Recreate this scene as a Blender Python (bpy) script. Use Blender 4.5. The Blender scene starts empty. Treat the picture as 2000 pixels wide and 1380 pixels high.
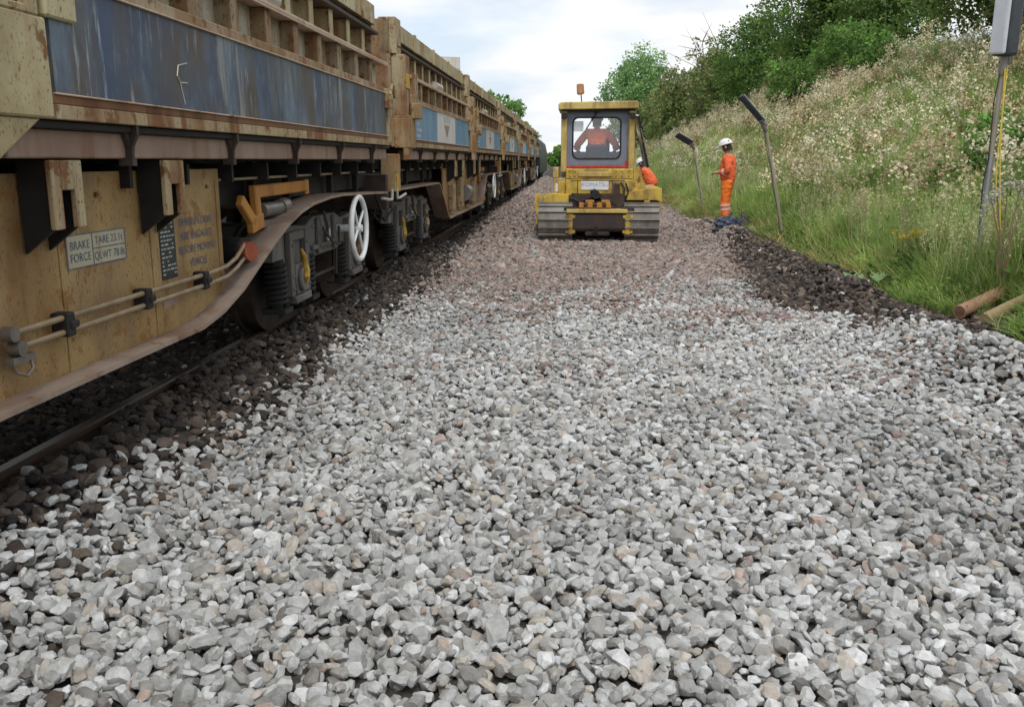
import bpy, bmesh, math, random
import numpy as np
from mathutils import Vector, Matrix, Euler
R_ = math.radians
SC = bpy.context.scene
COL = SC.collection
rng = np.random.default_rng(7)
random.seed(7)

# ------------------------------------------------------------------ camera
FPX = 1750.0
TH = math.atan(377 / FPX)
PH = math.atan(130 / FPX * math.cos(TH))
CF = Vector((-math.sin(PH) * math.cos(TH), math.cos(PH) * math.cos(TH), -math.sin(TH)))
CR = Vector((math.cos(PH), math.sin(PH), 0))
CU = CR.cross(CF)
EYE = Vector((0, 0, 1.55))
cd = bpy.data.cameras.new('camera')
cd.lens = 36 * FPX / 2000
cd.sensor_width = 36
cd.clip_start = 0.05
cd.clip_end = 6000
cam = bpy.data.objects.new('camera', cd)
COL.objects.link(cam)
M = Matrix((CR, CU, -CF)).transposed().to_4x4()
M.translation = EYE
cam.matrix_world = M
SC.camera = cam

# ------------------------------------------------------------------ sky and sun
SUN_EL, SUN_AZ = R_(55), R_(168)      # azimuth measured clockwise from +Y
W = bpy.data.worlds.new('World')
SC.world = W
W.use_nodes = True
nt = W.node_tree
nt.nodes.clear()
def wn(t, **k):
    n = nt.nodes.new(t)
    for a, b in k.items():
        setattr(n, a, b)
    return n
out = wn('ShaderNodeOutputWorld')
sky = wn('ShaderNodeTexSky', sky_type='NISHITA', sun_disc=False, sun_elevation=SUN_EL, sun_rotation=SUN_AZ)
bg1 = wn('ShaderNodeBackground'); bg1.inputs[1].default_value = 0.14
bg2 = wn('ShaderNodeBackground'); bg2.inputs[1].default_value = 0.86
tc = wn('ShaderNodeTexCoord')
mp = wn('ShaderNodeMapping'); mp.inputs['Scale'].default_value = (1.0, 1.0, 3.6); mp.inputs['Rotation'].default_value = (0.12, 0.2, 0.4)
nz = wn('ShaderNodeTexNoise'); nz.inputs['Scale'].default_value = 2.6; nz.inputs['Detail'].default_value = 7; nz.inputs['Roughness'].default_value = 0.52
nz2 = wn('ShaderNodeTexNoise'); nz2.inputs['Scale'].default_value = 5.5; nz2.inputs['Detail'].default_value = 5
rp = wn('ShaderNodeValToRGB'); rp.color_ramp.elements[0].position = 0.30; rp.color_ramp.elements[0].color = (.55,.55,.55,1); rp.color_ramp.elements[1].position = 0.52
cc = wn('ShaderNodeValToRGB'); cc.color_ramp.elements[0].position = 0.36; cc.color_ramp.elements[0].color = (.70,.78,.88,1); cc.color_ramp.elements[1].position = 0.56; cc.color_ramp.elements[1].color = (1.0,.99,.975,1)
mx = wn('ShaderNodeMixShader')
L = nt.links.new
L(tc.outputs['Generated'], mp.inputs[0]); L(mp.outputs[0], nz.inputs['Vector']); L(mp.outputs[0], nz2.inputs['Vector'])
L(nz.outputs[0], rp.inputs[0]); L(nz2.outputs[0], cc.inputs[0]); L(cc.outputs[0], bg2.inputs[0]); L(sky.outputs[0], bg1.inputs[0])
L(rp.outputs[0], mx.inputs[0]); L(bg1.outputs[0], mx.inputs[1]); L(bg2.outputs[0], mx.inputs[2]); L(mx.outputs[0], out.inputs[0])

sd = bpy.data.lights.new('sun', 'SUN')
sd.energy = 1.2
sd.angle = R_(14)
sd.color = (1.0, 0.96, 0.9)
so = bpy.data.objects.new('sun', sd)
COL.objects.link(so)
sdir = Vector((math.sin(SUN_AZ) * math.cos(SUN_EL), math.cos(SUN_AZ) * math.cos(SUN_EL), math.sin(SUN_EL)))
so.rotation_euler = sdir.to_track_quat('Z', 'Y').to_euler()
so.location = (0, 0, 30)
SC.view_settings.view_transform = 'Standard'
SC.view_settings.look = 'None'
SC.view_settings.exposure = 0.32
SC.view_settings.gamma = 1.0
SC.render.engine = 'CYCLES'
SC.cycles.use_denoising = True
SC.cycles.max_bounces = 6
SC.cycles.diffuse_bounces = 3
SC.cycles.transparent_max_bounces = 12

# ------------------------------------------------------------------ helpers
def tag(o, label=None, cat=None, group=None, kind=None):
    if label: o['label'] = label
    if cat: o['category'] = cat
    if group: o['group'] = group
    if kind: o['kind'] = kind
    return o

def thing(name, label, cat, loc=(0, 0, 0), rz=0.0, group=None):
    o = bpy.data.objects.new(name, None)
    o.empty_display_size = 0.2
    COL.objects.link(o)
    o.location = loc
    o.rotation_euler = (0, 0, rz)
    return tag(o, label, cat, group)

def link_mesh(name, me, parent=None):
    o = bpy.data.objects.new(name, me)
    COL.objects.link(o)
    if parent is not None:
        o.parent = parent
    return o

def copy_tree(o, parent=None):
    c = o.copy()
    COL.objects.link(c)
    c.parent = parent
    for ch in list(o.children):
        copy_tree(ch, c)
    return c

class MB:
    def __init__(s):
        s.v, s.f, s.m = [], [], []
    def add(s, vs, fs, m=0):
        b = len(s.v)
        s.v += [tuple(p) for p in vs]
        s.f += [tuple(b + i for i in f) for f in fs]
        s.m += [m] * len(fs)
        return s
    BF = [(0, 3, 2, 1), (4, 5, 6, 7), (0, 1, 5, 4), (1, 2, 6, 5), (2, 3, 7, 6), (3, 0, 4, 7)]
    def box(s, x0, x1, y0, y1, z0, z1, m=0):
        return s.add([(x0, y0, z0), (x1, y0, z0), (x1, y1, z0), (x0, y1, z0), (x0, y0, z1), (x1, y0, z1), (x1, y1, z1), (x0, y1, z1)], s.BF, m)
    def obox(s, c, ax, ay, az, m=0):
        c, ax, ay, az = map(Vector, (c, ax, ay, az))
        q = []
        for k in (-1, 1):
            for i, j in ((-1, -1), (1, -1), (1, 1), (-1, 1)):
                q.append(c + ax * i + ay * j + az * k)
        return s.add(q, s.BF, m)
    def bar(s, p, q, w, h, up=(0, 0, 1), m=0):
        p, q = Vector(p), Vector(q)
        d = (q - p)
        l = d.length / 2
        d.normalize()
        sd_ = d.cross(Vector(up))
        if sd_.length < 1e-4: sd_ = Vector((1, 0, 0))
        sd_.normalize()
        u = sd_.cross(d)
        return s.obox((p + q) / 2, sd_ * w / 2, d * l, u * h / 2, m)
    def path(s, pts, r, n=8, m=0, cap=True):
        pts = [Vector(p) for p in pts]
        rs = r if isinstance(r, (list, tuple)) else [r] * len(pts)
        vs = []
        ref = None
        for i, p in enumerate(pts):
            d = (pts[min(i + 1, len(pts) - 1)] - pts[max(i - 1, 0)]).normalized()
            if ref is None:
                ref = Vector((0, 0, 1)) if abs(d.z) < 0.9 else Vector((1, 0, 0))
            a = d.cross(ref).normalized()
            b = a.cross(d).normalized()
            ref = b
            for k in range(n):
                t = 2 * math.pi * k / n
                vs.append(p + (a * math.cos(t) + b * math.sin(t)) * rs[i])
        fs = []
        for i in range(len(pts) - 1):
            for k in range(n):
                fs.append((i * n + k, i * n + (k + 1) % n, (i + 1) * n + (k + 1) % n, (i + 1) * n + k))
        if cap:
            fs.append(tuple(range(n))[::-1])
            fs.append(tuple((len(pts) - 1) * n + k for k in range(n)))
        return s.add(vs, fs, m)
    def tube(s, p, q, r, n=12, m=0, r2=None):
        return s.path([p, q], [r, r if r2 is None else r2], n, m)
    def prism(s, poly, axis, a, b, m=0):
        # poly: 2-D outline; axis 'x': (y,z), 'y': (x,z), 'z': (x,y)
        n = len(poly)
        def P(u, w, t):
            return (t, u, w) if axis == 'x' else ((u, t, w) if axis == 'y' else (u, w, t))
        vs = [P(u, w, a) for u, w in poly] + [P(u, w, b) for u, w in poly]
        fs = [tuple(range(n))[::-1], tuple(range(n, 2 * n))] + [(i, (i + 1) % n, n + (i + 1) % n, n + i) for i in range(n)]
        return s.add(vs, fs, m)
    def ring(s, c, ax, R1, r, n=40, k=8, m=0):
        # torus about axis ax
        ax = Vector(ax).normalized()
        ref = Vector((0, 0, 1)) if abs(ax.z) < .9 else Vector((1, 0, 0))
        a = ax.cross(ref).normalized(); b = ax.cross(a)
        c = Vector(c)
        vs, fs = [], []
        for i in range(n):
            t = 2 * math.pi * i / n
            d = a * math.cos(t) + b * math.sin(t)
            for j in range(k):
                u = 2 * math.pi * j / k
                vs.append(c + d * (R1 + r * math.cos(u)) + ax * r * math.sin(u))
        for i in range(n):
            for j in range(k):
                fs.append((i * k + j, i * k + (j + 1) % k, ((i + 1) % n) * k + (j + 1) % k, ((i + 1) % n) * k + j))
        return s.add(vs, fs, m)
    def mesh(s, name, mats, smooth=None):
        me = bpy.data.meshes.new(name)
        me.from_pydata(s.v, [], s.f)
        for mt in (mats if isinstance(mats, (list, tuple)) else [mats]):
            me.materials.append(mt)
        me.polygons.foreach_set('material_index', s.m)
        bm = bmesh.new(); bm.from_mesh(me)
        bmesh.ops.recalc_face_normals(bm, faces=bm.faces)
        bm.to_mesh(me); bm.free()
        if smooth is not None:
            me.polygons.foreach_set('use_smooth', [True] * len(me.polygons))
            me.set_sharp_from_angle(angle=R_(smooth))
        me.update()
        return me
    def build(s, name, mats, parent=None, bevel=0.0, smooth=None, seg=1):
        o = link_mesh(name, s.mesh(name, mats, smooth), parent)
        if bevel:
            b = o.modifiers.new('bevel', 'BEVEL'); b.width = bevel; b.segments = seg; b.limit_method = 'ANGLE'; b.angle_limit = R_(40)
        return o

def text_mesh(name, body, size, mat, parent, loc, rot, align='CENTER', ext=0.0):
    cu = bpy.data.curves.new(name, 'FONT')
    cu.body = body; cu.size = size; cu.align_x = align; cu.align_y = 'CENTER'; cu.extrude = ext
    cu.space_character = 1.05
    t = bpy.data.objects.new(name + '_src', cu)
    COL.objects.link(t)
    dg = bpy.context.evaluated_depsgraph_get()
    me = bpy.data.meshes.new_from_object(t.evaluated_get(dg))
    bpy.data.objects.remove(t)
    me.materials.clear(); me.materials.append(mat)
    o = link_mesh(name, me, parent)
    o.location = loc; o.rotation_euler = rot
    return o

# ------------------------------------------------------------------ materials
def newmat(name):
    m = bpy.data.materials.new(name)
    m.use_nodes = True
    n = m.node_tree
    b = n.nodes['Principled BSDF']
    return m, n, b

def N(n, t, **k):
    x = n.nodes.new(t)
    for a, b in k.items():
        if a in x.inputs.keys() if hasattr(x.inputs, 'keys') else False:
            x.inputs[a].default_value = b
        else:
            setattr(x, a, b)
    return x

def mix(n, fac, a, b, blend='MIX'):
    x = n.nodes.new('ShaderNodeMix')
    x.data_type = 'RGBA'; x.blend_type = blend
    for sock, v in ((x.inputs[0], fac), (x.inputs[6], a), (x.inputs[7], b)):
        if hasattr(v, 'is_linked') or hasattr(v, 'links'):
            n.links.new(v, sock)
        else:
            sock.default_value = v if not isinstance(v, tuple) or len(v) == 4 else v + (1,)
    return x.outputs[2]

def noise(n, vec, scale, detail=4, rough=0.55, stretch=None):
    if stretch is not None:
        mp_ = n.nodes.new('ShaderNodeMapping'); mp_.inputs['Scale'].default_value = stretch
        n.links.new(vec, mp_.inputs[0]); vec = mp_.outputs[0]
    x = n.nodes.new('ShaderNodeTexNoise')
    x.inputs['Scale'].default_value = scale; x.inputs['Detail'].default_value = detail; x.inputs['Roughness'].default_value = rough
    n.links.new(vec, x.inputs['Vector'])
    return x.outputs[0]

def ramp(n, fac, p0, p1, c0=(0, 0, 0, 1), c1=(1, 1, 1, 1)):
    x = n.nodes.new('ShaderNodeValToRGB')
    e = x.color_ramp.elements
    e[0].position = p0; e[0].color = c0; e[1].position = p1; e[1].color = c1
    n.links.new(fac, x.inputs[0])
    return x.outputs[0]

def objvec(n):
    t = n.nodes.new('ShaderNodeTexCoord')
    i = n.nodes.new('ShaderNodeObjectInfo')
    k = n.nodes.new('ShaderNodeVectorMath'); k.operation = 'SCALE'; k.inputs['Scale'].default_value = 37.0
    cb = n.nodes.new('ShaderNodeCombineXYZ')
    for j in range(3): n.links.new(i.outputs['Random'], cb.inputs[j])
    n.links.new(cb.outputs[0], k.inputs[0])
    a = n.nodes.new('ShaderNodeVectorMath'); a.operation = 'ADD'
    n.links.new(t.outputs['Object'], a.inputs[0]); n.links.new(k.outputs[0], a.inputs[1])
    return a.outputs[0]

def weathered(name, base, second, rust, streak=(.52, .70), speck=(.66, .72), dirt=None, rough=.6, spec=.3, metallic=0, sscale=7.0, bump=.15, patch=None, pst=(1, 1, .6), scuff=None, pscale=4.2):
    """paint with a second shade, vertical streaks of rust / grime and fine specks"""
    m, n, b = newmat(name)
    v = objvec(n)
    f1 = ramp(n, noise(n, v, 1.7, 6), .35, .65)
    c = mix(n, f1, base, second)
    if dirt:
        f0 = ramp(n, noise(n, v, 2.6, 6, .66, (1, 1, .5)), .45, .63)
        c = mix(n, f0, c, dirt)
    if streak:
        f2 = ramp(n, noise(n, v, sscale, 5, .62, (1, 1, .10)), *streak)
        f2b = ramp(n, noise(n, v, 2.3, 3), .30, .62)
        mm = n.nodes.new('ShaderNodeMath'); mm.operation = 'MULTIPLY'
        n.links.new(f2, mm.inputs[0]); n.links.new(f2b, mm.inputs[1])
        c = mix(n, mm.outputs[0], c, rust)
    if patch:
        f4 = ramp(n, noise(n, v, pscale, 6, .65, pst), patch[0], patch[0] + .06)
        c = mix(n, f4, c, patch[1])
    if scuff:
        f5 = ramp(n, noise(n, v, 26, 5, .72, (1, 1, .08)), .55, .70)
        f6 = ramp(n, noise(n, v, 1.6, 4), .44, .60)
        m5 = n.nodes.new('ShaderNodeMath'); m5.operation = 'MULTIPLY'
        n.links.new(f5, m5.inputs[0]); n.links.new(f6, m5.inputs[1])
        c = mix(n, m5.outputs[0], c, scuff)
    if speck:
        f3 = ramp(n, noise(n, v, 95, 3, .6, (1, 1, .5)), speck[0] + .03, speck[1] + .08)
        c = mix(n, f3, c, tuple(x * .62 for x in rust[:3]))
    n.links.new(c, b.inputs['Base Color'])
    b.inputs['Roughness'].default_value = rough
    b.inputs['Specular IOR Level'].default_value = spec
    b.inputs['Metallic'].default_value = metallic
    if bump:
        bp = n.nodes.new('ShaderNodeBump'); bp.inputs['Strength'].default_value = bump; bp.inputs['Distance'].default_value = .01
        n.links.new(noise(n, v, 22, 5), bp.inputs['Height'])
        b2 = n.nodes.new('ShaderNodeBump'); b2.inputs['Strength'].default_value = .35; b2.inputs['Distance'].default_value = .06
        n.links.new(noise(n, v, 1.8, 2, .4), b2.inputs['Height']); n.links.new(bp.outputs[0], b2.inputs['Normal']); n.links.new(b2.outputs[0], b.inputs['Normal'])
    return m

def plain(name, col, rough=.6, metallic=0, spec=.4, var=.25, vs=9.0):
    m, n, b = newmat(name)
    v = objvec(n)
    dk = tuple(x * (1 - var) for x in col)
    lt = tuple(min(1, x * (1 + var)) for x in col)
    n.links.new(mix(n, ramp(n, noise(n, v, vs, 5), .3, .7), dk, lt), b.inputs['Base Color'])
    b.inputs['Roughness'].default_value = rough; b.inputs['Metallic'].default_value = metallic
    b.inputs['Specular IOR Level'].default_value = spec
    return m

RUST = (.19, .075, .028)
DRUST = (.10, .045, .022)
MT = {}
MT['cream'] = weathered('cream_paint', (.50, .45, .285), (.43, .365, .205), (.25, .13, .055), (.48, .64), (.56, .60), dirt=(.34, .27, .15), sscale=5, patch=(.585, (.20, .10, .04)), pst=(1, 1, .75), pscale=10)
MT['plate'] = weathered('pale_plate_paint', (.53, .50, .41), (.46, .42, .32), (.26, .13, .05), (.48, .66), (.57, .61), dirt=(.38, .30, .20), sscale=9, patch=(.585, (.21, .10, .04)), pst=(1, 1, .6), pscale=11)
MT['ribrust'] = weathered('rusted_rib', (.29, .20, .11), (.23, .14, .065), RUST, (.46, .62), (.57, .61), dirt=(.38, .32, .22), sscale=7, patch=(.55, (.16, .075, .03)), pscale=12, pst=(1, 1, .8))
MT['creamrust'] = weathered('cream_paint_rusted', (.45, .395, .25), (.37, .29, .165), RUST, (.46, .62), (.555, .60), dirt=(.31, .21, .11), sscale=7, patch=(.545, (.19, .09, .035)), pst=(1, 1, .8), pscale=9)
MT['tan'] = weathered('yellowed_cream_paint', (.42, .30, .14), (.34, .21, .08), (.20, .105, .04), (.47, .64), (.56, .60), dirt=(.27, .18, .09), sscale=1.6, patch=(.55, (.27, .14, .05)), pst=(1, 1, .9), pscale=9)
MT['orangerust'] = weathered('rust_stained_paint', (.35, .22, .10), (.27, .14, .055), RUST, (.48, .66), (.57, .61), dirt=(.40, .31, .18), sscale=4, patch=(.58, (.15, .065, .025)), pscale=9, pst=(1, 1, .8))
MT['rust'] = weathered('rusty_steel', (.24, .125, .065), (.19, .09, .042), DRUST, (.48, .66), (.63, .70), dirt=(.16, .075, .035), rough=.8)
MT['brownsteel'] = weathered('worn_brown_steel', (.30, .205, .155), (.25, .16, .12), (.20, .10, .055), (.50, .70), (.66, .72), dirt=(.34, .25, .20), rough=.55, sscale=11)
MT['flange'] = weathered('flange_steel', (.28, .21, .165), (.34, .27, .225), (.20, .10, .05), (.52, .72), (.60, .66), dirt=(.20, .135, .10), rough=.5, sscale=4, patch=(.60, (.17, .085, .04)), pscale=8, pst=(1, 1, 1))
MT['lip'] = weathered('pale_lip', (.52, .42, .33), (.42, .28, .19), RUST, (.55, .72), None)
MT['blue'] = weathered('faded_blue_paint', (.050, .082, .150), (.075, .090, .122), (.095, .08, .07), (.40, .54), (.62, .68), dirt=(.145, .195, .25), patch=(.57, (.24, .25, .245)), rough=.5, sscale=4, pst=(1, 1, .14), scuff=(.40, .44, .47))
MT['lblue'] = weathered('pale_blue_paint', (.12, .25, .40), (.15, .27, .38), (.13, .20, .26), (.5, .7), (.7, .75), dirt=(.20, .32, .42), rough=.5)
MT['white'] = weathered('dirty_white_paint', (.62, .60, .58), (.55, .53, .50), (.38, .30, .22), (.52, .72), (.70, .75))
MT['wheelwhite'] = plain('white_gloss_paint', (.78, .80, .80), .35, var=.12)
MT['dark'] = plain('grimy_black_steel_and_shade', (.018, .016, .015), .7, var=.4)
MT['darkbrown'] = plain('dark_brown_steel_and_shade', (.055, .038, .03), .7, var=.4)
MT['bogie'] = weathered('bogie_grey_steel', (.13, .125, .12), (.09, .085, .08), (.075, .05, .035), (.5, .7), (.66, .72), dirt=(.18, .165, .15), rough=.5)
MT['steel'] = plain('dull_steel', (.22, .20, .18), .42, .6)
MT['pipe'] = plain('galvanised_pipe', (.30, .225, .14), .5, .3)
MT['palepipe'] = plain('pale_pipe', (.45, .42, .38), .45, .2)
MT['orange'] = weathered('orange_brown_paint', (.50, .24, .06), (.40, .17, .04), RUST, (.5, .66), (.66, .72))
MT['yellowtag'] = plain('yellow_tag', (.50, .30, .03), .6, var=.5, vs=14)
MT['yellowlabel'] = weathered('yellow_label', (.60, .38, .06), (.50, .31, .05), RUST, (.55, .7), None)
MT['redcap'] = plain('red_brown_cap', (.30, .07, .035), .5)
MT['bluetext'] = weathered('blue_stencil', (.075, .105, .20), (.10, .13, .20), (.2, .15, .1), None, None, patch=(.57, (.26, .21, .13)), pscale=30, pst=(1, 1, 1), bump=0)
MT['blackplate'] = plain('black_plate', (.03, .035, .037), .5)
MT['whitetext'] = plain('white_stencil', (.42, .44, .42), .6, var=.3, vs=60)
MT['brownmark'] = plain('brown_mark', (.30, .22, .18), .6)
MT['greymark'] = plain('grey_mark', (.42, .45, .42), .6)
MT['rail'] = weathered('rail_steel', (.075, .048, .034), (.055, .034, .024), DRUST, None, (.66, .72), rough=.6)
MT['railtop'] = plain('rail_head', (.07, .05, .038), .38, .5)
MT['sleeper'] = plain('sleeper_concrete', (.07, .06, .055), .9)
MT['locoblue'] = plain('dark_blue_paint', (.022, .035, .05), .4)
MT['glassdark'] = plain('dark_glass', (.02, .025, .03), .1, spec=.6)
# excavator paint
MT['yellow'] = weathered('machine_yellow', (.70, .50, .09), (.62, .42, .07), (.17, .10, .035), (.47, .64), (.62, .68), dirt=(.33, .22, .07), rough=.5, patch=(.63, (.17, .11, .05)))
MT['paleyellow'] = weathered('sun_faded_yellow', (.66, .52, .20), (.58, .43, .13), (.22, .13, .05), (.48, .66), (.64, .70), dirt=(.40, .28, .10), rough=.5)
MT['cabgrey'] = weathered('cab_grey', (.21, .24, .31), (.18, .20, .26), (.15, .12, .11), (.55, .74), None, rough=.45)
MT['red'] = plain('red_paint', (.48, .05, .045), .45)
MT['rubber'] = plain('black_rubber', (.02, .02, .022), .6)
MT['track'] = weathered('track_steel', (.30, .285, .265), (.24, .22, .20), (.15, .10, .07), (.5, .7), (.66, .72), dirt=(.17, .15, .13), rough=.5)
MT['trackdark'] = plain('track_dark', (.06, .055, .05), .6)
MT['counter'] = weathered('bare_dark_steel', (.055, .042, .038), (.04, .032, .03), (.09, .045, .025), (.48, .66), (.66, .72), rough=.5)
MT['amber'] = plain('amber_lens', (.40, .19, .08), .35)
MT['decalwhite'] = plain('decal_white', (.78, .78, .78), .5, var=.08)
MT['decalblue'] = plain('decal_blue', (.30, .38, .60), .5)
# people
MT['hivis'] = plain('hi_vis_orange', (.93, .20, .03), .8, var=.14, vs=14)
MT['hivis2'] = plain('hi_vis_orange_red', (.92, .17, .06), .8, var=.16, vs=14)
MT['reflect'] = plain('reflective_band', (.80, .50, .42), .4, var=.1)
MT['skin'] = plain('skin', (.50, .29, .21), .6, var=.08)
MT['hair'] = plain('dark_hair', (.02, .018, .017), .8)
MT['helmet'] = plain('white_helmet', (.82, .84, .84), .3, var=.04)
MT['boot'] = plain('dark_boot', (.03, .026, .022), .7)
MT['bag'] = plain('navy_plastic', (.028, .045, .085), .3, spec=.5, var=.5, vs=12)
MT['bagblack'] = plain('black_plastic', (.02, .023, .03), .28, spec=.5, var=.5, vs=12)
for k_ in ('hivis', 'hivis2', 'bag', 'bagblack'):
    n_ = MT[k_].node_tree
    t_ = n_.nodes.new('ShaderNodeTexCoord'); bp = n_.nodes.new('ShaderNodeBump'); bp.inputs['Strength'].default_value = .9; bp.inputs['Distance'].default_value = .05
    n_.links.new(noise(n_, t_.outputs['Object'], 9, 3, .5, (1, 1, 1.6)), bp.inputs['Height']); n_.links.new(bp.outputs[0], n_.nodes['Principled BSDF'].inputs['Normal'])
MT['wood'] = weathered('grey_wood', (.38, .34, .27), (.30, .26, .20), (.20, .16, .11), (.5, .7), None, rough=.8)
MT['alu'] = plain('grey_aluminium', (.36, .37, .38), .4, .5, var=.15)
MT['diffuser'] = plain('grey_diffuser', (.62, .64, .68), .5, var=.08)
MT['lampback'] = plain('lamp_dark_back', (.055, .06, .07), .5)
MT['rope'] = plain('yellow_rope', (.66, .50, .10), .8, var=.2, vs=60)
MT['claypipe'] = weathered('clay_pipe', (.38, .235, .155), (.31, .18, .11), (.20, .12, .07), (.5, .7), (.68, .74), rough=.7)
MT['timber'] = weathered('old_timber', (.42, .32, .18), (.34, .25, .14), (.22, .15, .08), (.5, .7), None, rough=.8)
MT['bark'] = plain('bark', (.10, .075, .055), .9, var=.4, vs=20)

gm, gn, gb = newmat('cab_glass')
gb.inputs['Base Color'].default_value = (.9, .95, 1, 1); gb.inputs['Roughness'].default_value = .02
gb.inputs['Transmission Weight'].default_value = 0.0
tr = gn.nodes.new('ShaderNodeBsdfTransparent'); tr.inputs[0].default_value = (.95, .97, .98, 1)
gl = gn.nodes.new('ShaderNodeBsdfGlossy'); gl.inputs[0].default_value = (1, 1, 1, 1); gl.inputs['Roughness'].default_value = .05
ms = gn.nodes.new('ShaderNodeMixShader'); ms.inputs[0].default_value = .07
gn.links.new(tr.outputs[0], ms.inputs[1]); gn.links.new(gl.outputs[0], ms.inputs[2])
gn.links.new(ms.outputs[0], gn.nodes['Material Output'].inputs[0])
MT['glass'] = gm

def instmat(name, kind):
    m, n, b = newmat(name)
    a = n.nodes.new('ShaderNodeAttribute'); a.attribute_type = 'INSTANCER'; a.attribute_name = 'tint'
    v = n.nodes.new('ShaderNodeTexCoord').outputs['Object']
    if kind == 'stone':
        f = ramp(n, noise(n, v, 1.6, 5, .65), .32, .68, (.74, .72, .70, 1), (1.14, 1.15, 1.16, 1))
        c = mix(n, 1.0, a.outputs['Color'], f, 'MULTIPLY')
        n.links.new(c, b.inputs['Base Color'])
        b.inputs['Roughness'].default_value = .85; b.inputs['Specular IOR Level'].default_value = .2
        bp = n.nodes.new('ShaderNodeBump'); bp.inputs['Strength'].default_value = .35; bp.inputs['Distance'].default_value = .05
        n.links.new(noise(n, v, 7, 5, .65), bp.inputs['Height']); n.links.new(bp.outputs[0], b.inputs['Normal'])
    else:
        # leaf: per-face tone x instance tint, some light passing through
        at = n.nodes.new('ShaderNodeAttribute'); at.attribute_name = 'tone'
        c = mix(n, 1.0, at.outputs['Color'], a.outputs['Color'], 'MULTIPLY') if kind == 'inst' else at.outputs['Color']
        df = n.nodes.new('ShaderNodeBsdfDiffuse'); tl = n.nodes.new('ShaderNodeBsdfTranslucent')
        n.links.new(c, df.inputs[0]); n.links.new(c, tl.inputs[0])
        s_ = n.nodes.new('ShaderNodeMixShader'); s_.inputs[0].default_value = .35
        n.links.new(df.outputs[0], s_.inputs[1]); n.links.new(tl.outputs[0], s_.inputs[2])
        n.links.new(s_.outputs[0], n.nodes['Material Output'].inputs[0])
    return m
MT['stone'] = instmat('ballast_stone', 'stone')
MT['blade'] = instmat('grass_blade', 'inst')
MT['leaf'] = instmat('leaf', 'leaf')

# ------------------------------------------------------------------ terrain
def vnoise(x, y, s, seed=0):
    """smooth value noise in -1..1"""
    x = np.asarray(x, float) / s; y = np.asarray(y, float) / s
    xi, yi = np.floor(x), np.floor(y)
    fx, fy = x - xi, y - yi
    fx = fx * fx * (3 - 2 * fx); fy = fy * fy * (3 - 2 * fy)
    def h(a, b):
        t = np.sin(a * 127.1 + b * 311.7 + seed * 74.7) * 43758.5453
        return (t - np.floor(t)) * 2 - 1
    return (h(xi, yi) * (1 - fx) + h(xi + 1, yi) * fx) * (1 - fy) + (h(xi, yi + 1) * (1 - fx) + h(xi + 1, yi + 1) * fx) * fy

def sst(a, b, x):
    t = np.clip((x - a) / (b - a), 0, 1)
    return t * t * (3 - 2 * t)

CURVE = 1.0e-4
def trackx(y):
    return -3.31 - CURVE * np.maximum(np.asarray(y, float), 0) ** 2

def crest(y):
    return np.interp(y, [-20, 0, 14, 26, 40, 57, 114, 400], [2.9, 2.9, 3.2, 4.1, 5.3, 5.8, 4.9, 4.2])

def ground_z(x, y):
    x = np.asarray(x, float); y = np.asarray(y, float)
    xs = x - (trackx(y) + 3.31)
    z = np.zeros(np.broadcast(x, y).shape)
    z = z + .025 * vnoise(x, y, 1.3, 1) + .02 * vnoise(x, y, .55, 2)
    z = z - .11 * sst(12, 17.5, y) * (1 - sst(30, 40, y)) * (1 - sst(2.6, 3.4, x))
    # ballast shoulder up to the running rail
    z = z + (.185 + .03 * vnoise(x, y, .5, 14)) * sst(-1.75, -2.35, xs) - .16 * sst(-2.46, -2.56, xs)
    # heap along the train and in front of the dozer blade
    z = z + .74 * np.exp(-((xs + 1.35) / .62) ** 2) * sst(17.0, 24.5, y) * (1 - sst(55, 70, y))
    z = z + .55 * sst(22.2, 24.0, y) * np.exp(-((x - .4) / 1.1) ** 2) * (1 - sst(26, 32, y))
    z = z + .22 * np.exp(-((x - 2.5) / .5) ** 2) * sst(16, 21, y) * (1 - sst(22, 25, y))
    # dark spoil ridge beside the fresh ballast
    z = z + (.19 + .11 * vnoise(x, y, .7, 3) + .07 * vnoise(x, y, .33, 8)) * np.exp(-((x - 3.05 - .1 * vnoise(y, x * 0, 2.0, 5)) / .33) ** 2) * (1 - sst(19, 24, y))
    # cutting side
    c = crest(y)
    b = .10 * sst(3.25, 3.8, x) + .16 * np.clip(x - 3.6, 0, 1.2) 
    b = b + (c - .3) * np.clip((x - 4.7) / 8.5, 0, 1)
    z = z + b + sst(4.5, 7, x) * .18 * vnoise(x, y, 2.2, 4)
    return z

def grid_mesh(name, xs, ys, zf, mat, off=0.0):
    X, Y = np.meshgrid(xs, ys)
    Z = zf(X, Y) + off
    v = np.stack([X, Y, Z], -1).reshape(-1, 3)
    nx, ny = len(xs), len(ys)
    i = (np.arange(ny - 1)[:, None] * nx + np.arange(nx - 1)[None, :]).reshape(-1)
    f = np.stack([i, i + 1, i + 1 + nx, i + nx], -1)
    me = bpy.data.meshes.new(name)
    me.from_pydata(v.tolist(), [], f.tolist())
    me.materials.append(mat)
    me.polygons.foreach_set('use_smooth', [True] * len(me.polygons))
    return link_mesh(name, me)

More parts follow.
